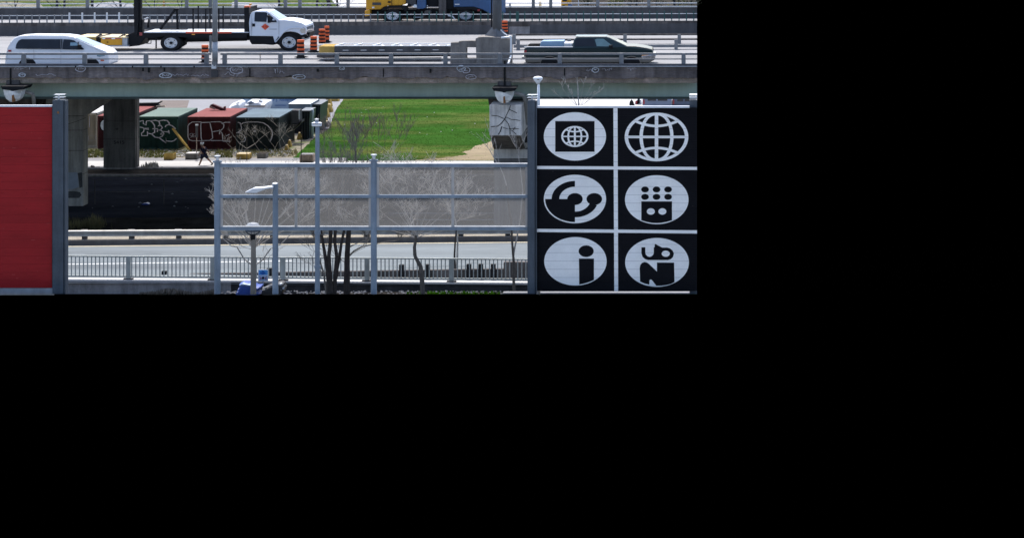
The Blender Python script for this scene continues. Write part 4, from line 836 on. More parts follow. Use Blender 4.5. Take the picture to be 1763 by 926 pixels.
def wheel(parent, cx, cy, rx, ry, Y, wd, rimf=.55, rim=m_rim, holes=5, hub=m_blackpaint, deep=.05):
    mb = MB(); n = 30                                          # tyre: ring with rounded shoulders
    rings = [(rimf, 0.0), (rimf + .1, -.03), (.9, -.03), (.98, .03), (1.0, .09), (1.0, wd - .05), (.9, wd)]
    vs = []
    for f, dy in rings: vs += [P(x, y, Y) + Vector((0, dy, 0)) for x, y in ell(cx, cy, rx * f, ry * f, n)]
    mb.add(vs, [(j * n + i, j * n + (i + 1) % n, (j + 1) * n + (i + 1) % n, (j + 1) * n + i) for j in range(len(rings) - 1) for i in range(n)] + [tuple(range(6 * n, 7 * n))])
    w_ = mb.build('wheel', m_black, parent, smooth=False)
    mb = MB(); rr = [(rimf * 1.02, -.01), (rimf * .93, -.02), (rimf * .8, deep), (rimf * .45, deep + .01), (rimf * .38, deep - .03), (.0, deep - .04)]; vs = []
    for f, dy in rr: vs += [P(x, y, Y) + Vector((0, dy, 0)) for x, y in ell(cx, cy, rx * max(f, .001), ry * max(f, .001), n)]
    mb.add(vs, [(j * n + i, j * n + (i + 1) % n, (j + 1) * n + (i + 1) % n, (j + 1) * n + i) for j in range(len(rr) - 1) for i in range(n)]); mb.build('rim', rim, w_)
    mb = MB(); disc(mb, cx, cy, rx * rimf * .3, ry * rimf * .3, Y + deep - .09, .08, 16, .8)
    mb.build('hub', hub, w_)
    mb = MB()
    for i in range(holes):
        a = 2 * math.pi * i / holes + .5; disc(mb, cx + rx * rimf * .74 * math.cos(a), cy + ry * rimf * .74 * math.sin(a), rx * .05, ry * .05, Y + deep - .03, .02, 8)
    for i in range(10):
        a = 2 * math.pi * i / 10; disc(mb, cx + rx * rimf * .42 * math.cos(a), cy + ry * rimf * .42 * math.sin(a), rx * .025, ry * .025, Y + deep - .05, .03, 6)
    mb.build('rim_hole', m_blackpaint, w_)
    return w_
# ---- flatbed truck
Y = 116.3
ft_ = thing('flatbed_truck', 'white cab flatbed truck with a black deck side and red diamond on its door', 'truck', P(400, 88, Y + 1.2))
cab = [(429.8, 62.5), (428.5, 40), (429.5, 26), (432, 22), (438, 19.8), (458, 19.8), (462, 22), (481, 35), (490, 34.6), (505, 36.4), (519, 40), (526, 44), (527.5, 52), (526.5, 58.5), (519.5, 62), (514, 58), (508, 55.8), (500, 54.8), (492, 55.6), (485, 58.5), (479, 64), (474, 71), (473, 74), (470, 63)]
shell(cab, Y, 2.35, 38, .012, 'cab', m_vwhite2, ft_, .06)
MB().prism([(429.5, 62), (475, 62), (474, 70), (471.5, 77), (433, 77), (429.5, 71)], Y + .05, .9).build('side_tank', m_blackpaint, ft_, bevel=.04)
MB().prism([(440, 62), (534, 56), (530, 66), (470, 78), (440, 76)], Y + .4, 1.5).build('chassis', m_blackpaint, ft_)
splate([(438, 37.5), (437.5, 22.5), (440, 21.5), (456, 22), (461, 24), (476, 36.5), (476.5, 39), (459, 38.5)], Y, 38, .012, 'side_window', m_glass, ft_)
splate([(459.6, 23.5), (460.8, 23.8), (460.3, 38.6), (459, 38.6)], Y, 38, .012, 'window_post', m_vwhite2, ft_, .02)
splate([(470, 32.5), (473, 33), (472.5, 36), (468, 35.5)], Y, 38, .012, 'window_glint', m_bed, ft_, .02)
xplate((461.5, 21.4), (480.5, 34.6), Y, Y, Y + 2.35, (.34, .2), 'windscreen', m_screen, ft_)
MB().prism([(459.5, 26.5), (465.5, 28), (466.5, 39.5), (460.5, 40.5)], Y - .28, .16).build('mirror', m_blackpaint, ft_, bevel=.04)
MB().prism([(434.3, 41.3), (438.8, 41.3), (438.8, 46.2), (434.3, 46.2)], Y - .02, .04).build('fuel_cap', m_blackpaint, ft_)
for x in (431.8, 433.3): MB().pbox(x, x + .35, 22, 62, Y - .008, .02).build('panel_gap', m_steel, ft_)
MB().pbox(479.8, 480.5, 36, 60, Y - .008, .02).build('panel_gap', m_steel, ft_)
MB().pbox(463.5, 477, 50.3, 51.2, Y - .008, .02).build('lettering_line', m_steel, ft_)
MB().prism([(456.4, 41.2), (463.4, 46.6), (456.4, 52.4), (449.6, 46.6)], Y - .016, .02).build('door_emblem', m_orangered, ft_)
text('emblem_lettering', 'RTE', 456.4, 46.8, Y - .02, 3.6, M('dark red', (0.18, 0.012, 0.01), .5), ft_, 1.15)
MB().prism([(480, 66), (481, 60), (486, 54.5), (493, 50), (500, 47.5), (512, 47), (524, 49), (524, 50), (512, 49), (501, 50), (494, 53), (487.5, 58), (483, 64), (475, 73.5), (472.5, 73.5)], Y - .06, .12).build('fender_lip', m_vwhite2, ft_, bevel=.02)
MB().prism([(474, 75), (480, 65), (487, 58), (494, 55), (502, 54.6), (509, 56.5), (515, 60), (519, 66), (517, 74), (480, 78)], Y + .1, .5).build('wheel_well', m_black, ft_)
MB().prism([(518.5, 48.5), (523, 47.5), (526, 50), (525.5, 57.5), (518.5, 57), (516, 53)], Y - .03, .1).build('headlight', m_clear, ft_, bevel=.02)
for i, x in enumerate(()): MB().prism([(x, 43), (x + .8, 42.5), (x + 1.4, 59), (x + .4, 59.5)], Y - .01, .05).build('grille_bar', m_chrome if i % 2 == 0 else m_blackpaint, ft_)
MB().prism([(523, 43), (526.9, 45), (528.3, 52), (527.5, 60), (523, 61.5)], Y + .12, 2.05).build('grille', m_chrome, ft_, bevel=.03)
MB().prism([(514, 61.5), (526, 60), (529, 61), (528, 64), (515, 65)], Y - .05, 2.4).build('bumper', m_blackpaint, ft_, bevel=.03)
MB().prism([(516, 64), (523.5, 63.5), (523, 71), (517, 72)], Y + .3, 1.8).build('front_plate', m_bed, ft_)
wheel(ft_, 497.5, 73.5, 18.5, 15, Y - .02, .3, .62)
wheel(ft_, 294, 74.5, 18.5, 14.5, Y - .02, .6, .6)
MB().prism([(300, 61), (315, 61), (320, 66), (318, 78), (308, 84), (300, 80)], Y + .5, .5).build('rear_tyre', m_black, ft_)
wheel(ft_, 294, 74.5, 18, 14.2, Y + 1.9, .5, .6)
wheel(ft_, 497.5, 73.5, 18, 14.6, Y + 2.0, .3, .6)
bed = MB().box(WX(248, Y), WX(428, Y), Y - .03, Y + 2.45, HZ(57, Y), HZ(55.6, Y)).build('bed_floor', m_bed, ft_)
MB().prism([(245, 55.8), (425, 55.8), (425, 66), (362, 66.5), (330, 66), (285, 62), (262, 66), (245, 66)], Y - .02, .35).build('side_skirt', m_blackpaint, ft_)
MB().box(WX(250, Y), WX(428, Y), Y + .5, Y + 1.9, HZ(71, Y), HZ(58, Y)).build('frame_rail', m_blackpaint, ft_)
MB().pbox(320, 398.5, 55.4, 58, Y - .05, .03).build('reflective_stripe', m_orangered, ft_); MB().pbox(330, 335.5, 59, 60.6, Y - .05, .03).build('marker_lamp', m_amber, ft_)
hb = MB(); hb.prism([(420.3, 14), (428.6, 13), (428.6, 62), (422, 62), (420.3, 55)], Y + .1, 2.2); hb.build('headboard', m_blackpaint, ft_, bevel=.02)
MB().pbox(420, 429.5, 10.8, 14.4, Y + .2, .3).build('beacon', m_orange, ft_, bevel=.03); MB().pbox(428.8, 432.2, 7, 9.8, Y + 1.2, .2).build('beacon', m_amber, ft_)
for i, (a, b, c, d_) in enumerate(((331.2, 333.4, 16, 55), (353, 355.2, 16, 55), (375.4, 377.6, 16, 55))): MB().pbox(a, b, c, d_, Y + .05, .06).build('stake', m_blackpaint, ft_)
for a, b, c, d_ in ((340.2, 342.2, 11, 49), (360.5, 362.5, 15, 49), (383, 385, 11, 49)): MB().pbox(a, b, c, d_, Y + 2.25, .06).build('stake', m_blackpaint, ft_)
for r in (11, 30, 33.4): MB().pbox(339, 420, r - .5, r + .5, Y + 2.25, .05).build('rack_rail', m_blackpaint, ft_)
MB().pbox(330, 378, 15.4, 16.4, Y + .05, .05).build('rack_rail', m_blackpaint, ft_)
mb = MB(); mb.tube([P(276, 51.2, Y + .5), P(302, 17, Y + .5)], .075, 6, 1.25); mb.tube([P(304.5, 16, Y + .5), P(306, 51, Y + .5)], .06, 6, 1.25); mb.build('brace', m_blackpaint, ft_)
MB().pbox(299, 308, 15.2, 17.2, Y + .4, .3).build('brace_cap', m_blackpaint, ft_); MB().pbox(274.5, 322, 50.6, 52, Y + .4, .2).build('brace_foot', m_blackpaint, ft_)
MB().prism([(230.3, -40), (238.3, -40), (238.3, 36), (236, 62), (231.5, 62), (230.3, 30)], Y + .1, .5).build('mast', m_blackpaint, ft_)
MB().pbox(239.5, 242.6, -40, 48, Y + .2, .3).build('mast', m_blackpaint, ft_); MB().pbox(236, 245.5, 34, 66, Y + .3, .4).build('mast_base', m_blackpaint, ft_)
mb = MB(); mb.tube([P(241, 38, Y + 1.8), P(255, 31, Y + 1.8)], .05); mb.build('crane_arm', m_bed, ft_)
MB().prism([(252.5, 48.5), (255, 33), (257.5, 48.5)], Y + 1.7, .3).build('crane_leg', m_blackpaint, ft_)
MB().prism([(216, 62), (232, 55), (247, 56), (250, 66), (240, 79), (222, 81), (214, 76)], Y + .2, 1.8).build('hitch_frame', m_blackpaint, ft_, bevel=.03)
MB().prism([(240, 56.5), (245.5, 57), (245, 61.5), (240.5, 62)], Y + .1, .12).build('tail_lamp', m_red, ft_)
MB().pbox(267.6, 269.6, 66, 84, Y, .06).build('mud_flap', m_black, ft_); MB().tube([P(251, 75.2, Y), P(260, 75.2, Y), P(260, 69, Y)], .025).build('step_bar', m_blackpaint, ft_)
for r in (68, 71.2): MB().tube([P(322, r, Y + .8), P(425, r - 2, Y + .8)], .06).build('drive_shaft', m_blackpaint, ft_)
# ---- towed crash cushion
Y2 = 116.2
cc = thing('crash_cushion', 'yellow and cream truck-mounted crash cushion behind the flatbed', 'crash cushion', P(195, 80, Y2))
MB().box(WX(173.5, Y2), WX(210, Y2), Y2, Y2 + 2.2, HZ(78.5, Y2), HZ(65.8, Y2)).build('box', m_yellow, cc, bevel=.03)
MB().box(WX(172, Y2), WX(219, Y2), Y2 - .02, Y2 + 2.3, HZ(66, Y2), HZ(64.4, Y2)).build('lid', m_palecap, cc)
for a, b in ((176, 181), (181.5, 191.5), (192, 198), (198.5, 208)): MB().pbox(a, b, 66.1, 67.9, Y2 - .02, .02).build('stripe', m_red if a in (181.5, 198.5) else m_lampwhite, cc)
MB().box(WX(130, Y2), WX(165, Y2), Y2, Y2 + 2.2, HZ(76, Y2), HZ(65, Y2)).build('rear_box', m_yelcon, cc); MB().box(WX(129, Y2), WX(166, Y2), Y2 - .02, Y2 + 2.3, HZ(65.2, Y2), HZ(63.8, Y2)).build('rear_lid', m_palecap, cc)
MB().pbox(163, 173.5, 64, 78, Y2 + .1, 1.9).build('hinge_block', m_blackpaint, cc)
MB().pbox(170, 221, 78.5, 80.6, Y2, .5).build('skid', m_steel, cc)
MB().pbox(183.7, 186.5, 72.3, 74, Y2 - .01, .02).build('slot', m_blackpaint, cc)
MB().prism([(208, 66), (219, 63), (219, 79), (209, 78)], Y2 + .05, .4).build('end_frame', m_steel, cc)
for a in (165, 205): mb = MB(); mb.tube([P(a, 65, Y2), P(a + 8, 59.5, Y2 + 1), P(a + 12, 62, Y2 + 1.6)], .05); mb.build('hydraulic_arm', m_blackpaint, cc)
# ---- minivan
Y = 107.6
mv = thing('minivan', 'white minivan passing on the near left of the highway', 'van', P(105, 113, Y + .8))
prof = [(7.5, 113), (9, 96), (12, 82), (16, 71), (21.5, 63), (30, 59.3), (50, 58), (108, 58.4), (126, 60.5), (137, 65.5), (158, 74.5), (178, 82), (193, 88), (199, 94), (201, 102), (200.5, 110), (197, 113.5)]
V = lambda p: (p[0] - max(0, (p[0] - 100) / 101) * 13, p[1] + 3.4 * min(1, max(0, (90 - p[1]) / 28)))
prof = [V(p) for p in prof]
shell(prof, Y, 1.75, 86, .012, 'body', m_vwhite, mv, .07)
splate([(26.5, 83.5), (27, 77), (30, 71), (35, 68.4), (106, 68.4), (106, 85), (27.5, 84.5)], Y, 86, .012, 'side_window', m_glass, mv)
splate([(107.2, 68.5), (119, 69), (126, 70.5), (145, 85), (143, 86), (107.2, 85.3)], Y, 86, .012, 'front_window', m_glass, mv)
splate([(120, 74), (130, 74), (136, 79), (120, 79.5)], Y, 86, .012, 'window_glint', m_screen, mv, .02)
splate([(132.6, 72.5), (134, 73), (135, 85.5), (133.2, 85.5)], Y, 86, .012, 'window_post', m_blackpaint, mv, .02)
xplate(V((131, 63)), V((171, 79.6)), Y, Y, Y + 1.75, (.28, .12), 'windscreen', m_screen, mv)
MB().prism([(133, 77), (138.5, 78), (139, 84.5), (134, 85)], Y - .14, .2).build('mirror', m_blackpaint, mv, bevel=.03)
MB().prism([(168, 93.5), (178, 92.5), (181, 96.5), (171, 98.5), (166, 97)], Y - .02, .14).build('headlight', m_screen, mv, bevel=.02)
MB().pbox(173, 179, 103.5, 105.6, Y - .02, .05).build('indicator', m_orange, mv)
MB().pbox(14, 19, 86.5, 89.8, Y - .01, .04).build('tail_lamp', m_red, mv)
for x, a, b in ((58, 86, 110), (104.5, 66, 110)): MB().pbox(x, x + .35, a, b, Y - .01, .02).build('panel_gap', m_steel, mv)
MB().pbox(10, 184, 101, 101.7, Y - .012, .02).build('trim_line', m_steel, mv)
for cx in (47, 156):
    MB().prism(ell(cx, 112.5, 15, 12, 18, 0, 180), Y - .012, .3).build('wheel_arch', m_black, mv); wheel(mv, cx, 114.5, 12, 9.5, Y + .02, .25, .6)
    wheel(mv, cx, 114.5, 12, 9.5, Y + 1.4, .25, .6)
# ---- pickup
Y = 107.4
pk = thing('pickup_truck', 'dark green pickup with a beige lower body and boxes in its bed', 'pickup', P(1010, 113, Y + .8))
up = [(902, 92), (902.5, 82), (986, 81.2), (987.5, 67), (990, 62.5), (996, 60.6), (1043, 60.4), (1049, 62), (1079, 79), (1093, 78.7), (1112, 81.5), (1123, 85.5), (1124.5, 91), (1122, 99), (902, 99)]
U = lambda p: (p[0], p[1] + (3.6 * min(1, max(0, (82 - p[1]) / 16)) if 980 < p[0] < 1080 else 1.2 if p[1] < 82.1 else 0))
up = [U(p) for p in up]
shell(up, Y, 1.75, 80, .012, 'body', m_vgreen, pk, .06)
MB().prism([(903, 98.5), (1121, 98.5), (1127, 97), (1128, 103), (1118, 108.5), (905, 108.5)], Y + .01, 1.7).build('lower_body', m_vgold, pk, bevel=.04)
MB().box(WX(905, Y), WX(984, Y), Y + .1, Y + 1.65, HZ(82.4, Y), HZ(81.2, Y)).build('bed_floor', m_black, pk)
MB().pbox(902.5, 986, 80.8, 82.2, Y - .02, .12).build('bed_rail', m_lightsteel, pk)
MB().box(WX(990, Y), WX(1044, Y), Y + .26, Y + 1.5, HZ(64.4, Y), HZ(63.7, Y)).build('sky_tint_roof', M('blue grey roof tone', (0.10, 0.17, 0.21), .25, 0), pk, bevel=.01)  # sky reflected in the roof, painted as a paler blue grey
splate([(989.5, 80), (990.5, 69.5), (994, 67.4), (1021, 67.2), (1026, 80)], Y, 80, .012, 'rear_window', m_glass, pk)
splate([(1027.5, 80), (1024, 69), (1028, 67.6), (1039, 67.8), (1052, 77.5), (1052, 80.5)], Y, 80, .012, 'front_window', M('bluish window glass', (0.13, 0.22, 0.24), .1), pk)
xplate(U((1050, 63)), U((1077.5, 78.4)), Y, Y, Y + 1.75, (.24, .1), 'windscreen', M('dark windscreen', (0.04, 0.09, 0.1), .08), pk)
MB().prism([(1048, 78.5), (1054.5, 78), (1055, 84.5), (1049, 85)], Y - .14, .2).build('mirror', m_blackpaint, pk, bevel=.03)
MB().pbox(1105, 1117, 93, 96.5, Y - .02, .06).build('indicator', m_amber, pk)
MB().prism([(1104, 97), (1128, 94), (1130, 96.5), (1128, 99.5), (1106, 101.5)], Y - .03, 1.8).build('bumper', m_chrome, pk, bevel=.03)
MB().pbox(902.5, 906.5, 87, 91, Y - .02, .06).build('tail_lamp', m_red, pk)
MB().prism([(898, 98.5), (905, 97.5), (905, 102), (899, 102)], Y, 1.7).build('rear_bumper', m_chrome, pk)
for cx in (946, 1087):
    mb = MB(); a_ = ell(cx, 110.5, 17, 13.5, 18, 0, 180); b_ = ell(cx, 110.5, 15.3, 12.2, 18, 180, 0); mb.prism(a_ + b_, Y - .05, .1); mb.build('fender_lip', m_vgold, pk)
    MB().prism(ell(cx, 110.5, 15.4, 12.3, 18, 0, 180), Y - .02, .4).build('wheel_arch', m_black, pk)
    wheel(pk, cx, 112, 12.8, 10, Y + .0, .25, .66, m_vgold); wheel(pk, cx, 112, 12.8, 10, Y + 1.4, .25, .6)
MB().pbox(1060, 1061, 80, 98, Y - .012, .02).build('panel_gap', m_black, pk)
m_lb = M('pale blue box', (0.22, 0.34, 0.48), .5)
MB().prism([(908, 81.5), (911, 76.5), (930, 76.2), (930, 81.5)], Y + .5, .8).build('load_cover', m_blackpaint, pk)
bx_ = MB().prism([(929, 81.4), (931, 73), (934, 71.3), (971, 71), (971, 81.4)], Y + .35, 1.0).build('cargo_box', m_lb, pk, bevel=.03)
MB().pbox(970.5, 986, 74.5, 81.2, Y + .4, .9).build('cargo_box', m_lightsteel, pk, bevel=.03)
# ---- street sweeper
Y = 141.1
sw = thing('street_sweeper', 'yellow and blue truck with machinery between its wheels on the far lanes', 'truck', P(740, 38, Y + 1.2))
MB().prism([(630, 17), (629.5, -20), (632, -45), (690, -45), (698, -20), (698, 8), (690, 10), (668, 10.5), (660, 13), (655, 17)], Y, 2.4).build('cab', m_yellow, sw, bevel=.06)
MB().prism([(628, 19), (637, 17.3), (637, 27.5), (628, 29)], Y - .05, 2.5).build('bumper', m_yellow, sw, bevel=.04)
MB().pbox(674, 675, -20, 9.5, Y - .02, .03).build('door_gap', m_blackpaint, sw); MB().prism([(667, 5), (668.5, 2.8), (672.5, 2.8), (672.5, 6)], Y - .03, .04).build('handle', m_blackpaint, sw)
MB().pbox(641, 656, 5, 9.5, Y - .02, .03).build('number_panel', m_concmed, sw); MB().pbox(640.5, 644.5, 12.3, 14.8, Y - .02, .03).build('sticker', m_lampwhite, sw)
MB().prism([(656, 17.5), (660, 13.5), (668, 11), (690, 10), (700, 11), (702, 17), (698, 20), (690, 13.8), (670, 14), (662, 19)], Y - .08, .5).build('mudguard', m_black, sw)
wheel(sw, 676, 28.5, 17.5, 11.8, Y, .35, .58); wheel(sw, 801.5, 28, 17.5, 11, Y, .35, .58, m_steel, 0)
wheel(sw, 676, 28.5, 17.5, 11.8, Y + 2, .35, .58); wheel(sw, 801.5, 28, 17.5, 11, Y + 2, .35, .58)
MB().prism([(637, 18), (860, 14), (860, 26), (700, 30), (640, 26)], Y + .7, 1.0).build('chassis', m_blackpaint, sw)
MB().prism([(718, 15.5), (718, -45), (733, -45), (733, 14), (728, 16)], Y + .05, 2.2).build('blue_tank', m_blue, sw, bevel=.03)
MB().prism([(699, 4), (700, -45), (717, -45), (716, 10), (706, 12)], Y + .3, 1.8).build('grey_housing', m_concmed, sw)
MB().prism([(781, 13), (781, -45), (865, -45), (865, 26), (843, 24), (832, 18), (815, 12.5)], Y, 2.4).build('hopper_body', m_blue, sw, bevel=.05)
MB().prism([(782, 13.5), (816, 12.3), (832, 17), (826, 21), (812, 17), (788, 18)], Y - .05, .5).build('mudguard', m_black, sw)
MB().pbox(733, 755, -45, 12, Y + .5, 1.4).build('engine_bay', m_blackpaint, sw); MB().pbox(755, 768, -10, 34, Y + .2, .7).build('suction_duct', m_concdark, sw, bevel=.05); MB().pbox(768, 783, -45, 16, Y + .4, 1.4).build('fan_housing', m_blackpaint, sw)
for x, r, s in ((704, 8, 3), (710, 24, 6), (717, 28, 7), (725, 26, 5), (736, 20, 5), (745, 26, 5)):
    mb = MB(); disc(mb, x, r + 2, s * 1.1, s * .8, Y + .1, .8, 14); mb.build('machinery', m_blackpaint if s != 5 else m_concdark, sw)
MB().prism([(711, 13), (713, 8.5), (717, 9), (718, 13.5)], Y - .02, .3).build('white_bottle', m_lampwhite, sw); MB().pbox(712, 728, 29.5, 31, Y - .02, .1).build('bar', m_steel, sw); MB().tube([P(771, 27.5, Y), P(779, 28.5, Y), P(783, 34, Y)], .05).build('hose', m_lightsteel, sw)
for x, r in ((735, 10), (735, 13.5)): MB().pbox(x, x + 1.4, r, r + 1.4, Y - .02, .05).build('lamp', m_lampwhite, sw)
MB().pbox(783, 791, 7.3, 9, Y - .02, .03).build('lettering', m_lightsteel, sw); MB().pbox(822, 826, 16.8, 20, Y - .1, .05).build('side_lamp', m_red, sw)
# ---- traffic barrels
def barrel(px, top, bot, Yb, wpx, label, feet=True):
    t = thing('traffic_barrel', label, 'traffic barrel', P(px, bot, Yb), 'orange and black traffic barrels'); k = Yb / F; h = bot - top; n = 9; r = top
    hs = [h * .13] + [h * .105, h * .115] * 3 + [h * .11]; cols = [m_orange, m_black, m_orange, m_black, m_orange, m_black, m_orange, m_black]
    for i, (hh, c) in enumerate(zip(hs, cols)):
        w = wpx * (.9 + .03 * i * .5) * (1.04 if c is m_orange else .96)
        MB().lathe(WX(px, Yb), Yb, [(w / 2 * k, HZ(r + hh, Yb)), (w / 2 * k * 1.0, HZ(r + .3, Yb)), (w / 2 * k * .93, HZ(r, Yb))], 16).build('band', c, t); r += hh
    if feet:
        MB().lathe(WX(px, Yb), Yb, [(wpx * 1.12 / 2 * k, HZ(bot - .2, Yb)), (wpx * .98 / 2 * k, HZ(r - .2, Yb))], 12).build('base', m_black, t)
        MB().prism([(px - wpx * .92, bot - 1.6), (px - wpx * .5, bot - 3), (px + wpx * .5, bot - 3), (px + wpx * .95, bot - 2), (px + wpx * .5, bot - .6), (px - wpx * .5, bot - .6)], Yb - .1, .25).build('foot', m_black, t)
barrel(353, 78, 109, 108.6, 13, 'orange and black traffic barrel at the foot of the slim light pole')
barrel(517.8, 69, 100.5, 111.4, 13.2, 'orange and black traffic barrel just under the flatbed front bumper')
barrel(540, 63, 91.5, 115.2, 12.6, 'orange and black traffic barrel standing alone right of the bumper barrel')
barrel(554.5, 50.5, 78, 120.6, 12, 'orange and black traffic barrel half hiding the farther one by the median', False)
barrel(562.8, 45.3, 74.5, 122.3, 8.8, 'farthest orange and black barrel of the group ahead of the flatbed')
barrel(869, 36.4, 59.8, 127.8, 10.5, 'orange and black traffic barrel beside the thick highway pole', False)
dl = thing('delineator', 'small yellow marker on a thin stake behind the near bridge railing', 'marker', P(448, 102, 108.5))
MB().pbox(445.5, 450, 91.5, 95.5, 108.5, .03).build('head', m_yellow, dl); MB().pbox(447.2, 448.4, 95, 105.5, 108.52, .03).build('stake', m_concdark, dl)
# ---- long attenuator on the deck
at = thing('crash_attenuator', 'long grey crash attenuator with a yellow nose and white bracing on top', 'crash cushion', P(680, 110, 109.6))
Y = 109.6
MB().prism([(549, 80), (576, 80), (576, 92.5), (549, 92.5)], Y, 1.6).build('nose', m_yelcon, at, bevel=.05)
MB().prism([(576, 79.5), (778, 79), (778, 91), (576, 92.8)], Y, .06).build('side_panel', m_concmed, at)
MB().prism([(576, 79.5), (778, 79), (778, 91), (576, 92.8)], Y + 1.5, .06).build('side_panel', m_concdark, at)
MB().box(WX(578, Y), WX(778, Y), Y + .08, Y + 1.48, HZ(90, Y), HZ(82, Y)).build('tray', m_blackpaint, at)
for y in (Y - .03, Y + 1.46): MB().box(WX(576, Y), WX(779, Y), y, y + .12, HZ(80, Y), HZ(79, Y)).build('top_rail', m_lampwhite, at)
for i in range(7):
    x = 577 + 32 * i; zt = HZ(79.2, Y); MB().tube([Vector((WX(x, Y), Y, zt)), Vector((WX(x, Y) + .25, Y + 1.5, zt))], .04).build('cross_bar', m_lampwhite, at)
for i in range(2, 6):
    x0_ = WX(577 + 32 * i, Y); zt = HZ(79.6, Y)
    MB().prism([(577 + 32 * i + 8, 80), (577 + 32 * i + 15, 78), (577 + 32 * i + 22, 80)], Y + .35, .45, .6).build('bag', m_lampwhite, at, bevel=.04)
for i in range(6): MB().pbox(590 + 31 * i, 600 + 31 * i, 86.5 - i * .15, 87.6 - i * .15, Y - .01, .03).build('slot', m_lightsteel, at)
for x in (580, 606, 640, 672, 702, 733, 765): MB().prism([(x - 8, 97.5), (x - 4, 93.5), (x + 3, 93.5), (x + 7, 97)], Y + .1, 1.2).build('foot', m_blackpaint, at)
MB().prism([(560, 96), (778, 95), (778, 97.4), (640, 98.5), (560, 98.2)], Y + .35, .5).build('under_frame', m_blackpaint, at)
for r in (101, 106): MB().tube([P(560, r, Y - .4), P(640, r + .6, Y - .5), P(760, r - .4, Y - .4)], .05).build('ground_cable', m_concdark, at)
MB().prism([(545, 96), (551, 93), (573, 93), (575, 100), (560, 101), (546, 100)], Y - .05, 1.4).build('skid', m_concdark, at)
# ================================================================ yard behind the highway
YC = 156.0
def container(label, a, b, top, Y, D, mat, roofmat, tags, bottom=None):
    t = thing('shipping_container', label, 'shipping container', P((a + b) / 2, 262, Y), 'shipping containers in the yard')
    x0, x1 = WX(a, Y), WX(b, Y); z1 = HZ(top, Y); z0 = 0.0 if bottom is None else bottom
    n = max(12, int((b - a) / 2.0)); mb = MB(); w_ = (x1 - x0) / n                     # corrugated front
    vs = []; pr = []
    for i in range(n):
        for f, d in ((0, 0), (.35, 0), (.5, .09), (.85, .09)): pr.append((x0 + (i + f) * w_, Y + d))
    pr.append((x1, Y)); m_ = len(pr)
    vs = [(x, y, z0) for x, y in pr] + [(x, y, z1 - .12) for x, y in pr]
    mb.add(vs, [(i, i + 1, m_ + i + 1, m_ + i) for i in range(m_ - 1)]); mb.build('front_wall', mat, t)
    n2 = 30; pr = []
    for i in range(n2):
        for f, d in ((0, 0), (.35, 0), (.5, -.05), (.85, -.05)): pr.append((x1 + d, Y + (i + f) * D / n2))
    pr.append((x1, Y + D)); m_ = len(pr); mb = MB()
    mb.add([(x, y, z0) for x, y in pr] + [(x, y, z1 - .12) for x, y in pr], [(i, i + 1, m_ + i + 1, m_ + i) for i in range(m_ - 1)]); mb.build('side_wall', mat, t)
    MB().box(x0, x1, Y + .1, Y + D, z0, z1 - .13).build('core', mat, t)
    MB().box(x0, x1, Y - .02, Y + D, z1 - .05, z1).build('roof', roofmat, t)
    MB().box(x0 - .01, x1 + .01, Y - .03, Y + .06, z1 - .17, z1 - .05).build('top_beam', mat, t); MB().box(x1 - .07, x1 + .015, Y - .03, Y + D + .01, z1 - .17, z1 - .051).build('top_beam', mat, t)
    for x in (x0, x1 - .12): MB().box(x, x + .125, Y - .025, Y + .08, z0, z1 - .17).build('corner_post', mat, t)
    MB().box(x0, x1, Y - .02, Y + .06, z0, z0 + .12).build('bottom_beam', mat, t)
    for path, wd, cl in tags: MB().ribbon(path, wd, Y - .045, .01, cl).build('graffiti', m_paint2, t)
    return t
m_cgreen = M('dark green container paint', (0.022, 0.06, 0.05), .6, 0, .25, .8, streak=.25); m_rgreen = M('pale green roof paint', (0.125, 0.175, 0.155), .9, 0, .15, .5, fine=.06, spec=.15)
m_cred = M('dark red container paint', (0.075, 0.018, 0.022), .6, 0, .25, .8, streak=.25); m_rred = M('pale red roof paint', (0.2, 0.062, 0.06), .9, 0, .12, .5, fine=.06, spec=.15)  # red roof set paler than the red walls
m_cblue = M('black green container paint', (0.022, 0.032, 0.036), .6, 0, .25, .8, streak=.2); m_rblue = M('pale blue grey roof tone', (0.105, 0.15, 0.185), .9, 0, .15, .5, fine=.06, spec=.15)
m_cbeige = M('beige container paint', (0.52, 0.46, 0.36), .7, 0, .15, .8, streak=.2)
g_ = lambda pts, ox, oy, s: [(ox + x / s, oy + y / s) for x, y in pts]
ga = lambda pts: g_(pts, 236, 195, 13.23)
green_tags = [(ga(p), 1.6, False) for p in (
    [(60, 190), (140, 170), (145, 240), (200, 280), (215, 180), (300, 175), (350, 210), (395, 280), (400, 350)], [(60, 320), (130, 330), (150, 350), (260, 345), (265, 375), (160, 360), (150, 420), (100, 460), (105, 515), (235, 515), (235, 420)],
    [(300, 180), (420, 165), (500, 190), (520, 260), (470, 300), (540, 280), (575, 330), (540, 380), (460, 385), (460, 430)], [(500, 180), (600, 160), (690, 175), (735, 230), (720, 265), (660, 280), (640, 320)], [(720, 260), (800, 290), (880, 360)],
    [(350, 357), (480, 357)], [(400, 350), (400, 440), (330, 475), (250, 460)], [(330, 475), (410, 550), (500, 560), (570, 530), (610, 470), (600, 420), (700, 430), (735, 470), (715, 390)], [(500, 560), (660, 680), (655, 560), (670, 635), (780, 645), (840, 630), (895, 580)], [(470, 385), (540, 390), (590, 430), (600, 500), (540, 480), (560, 450)])]
gr = lambda pts: g_(pts, 320, 195, 9.75)
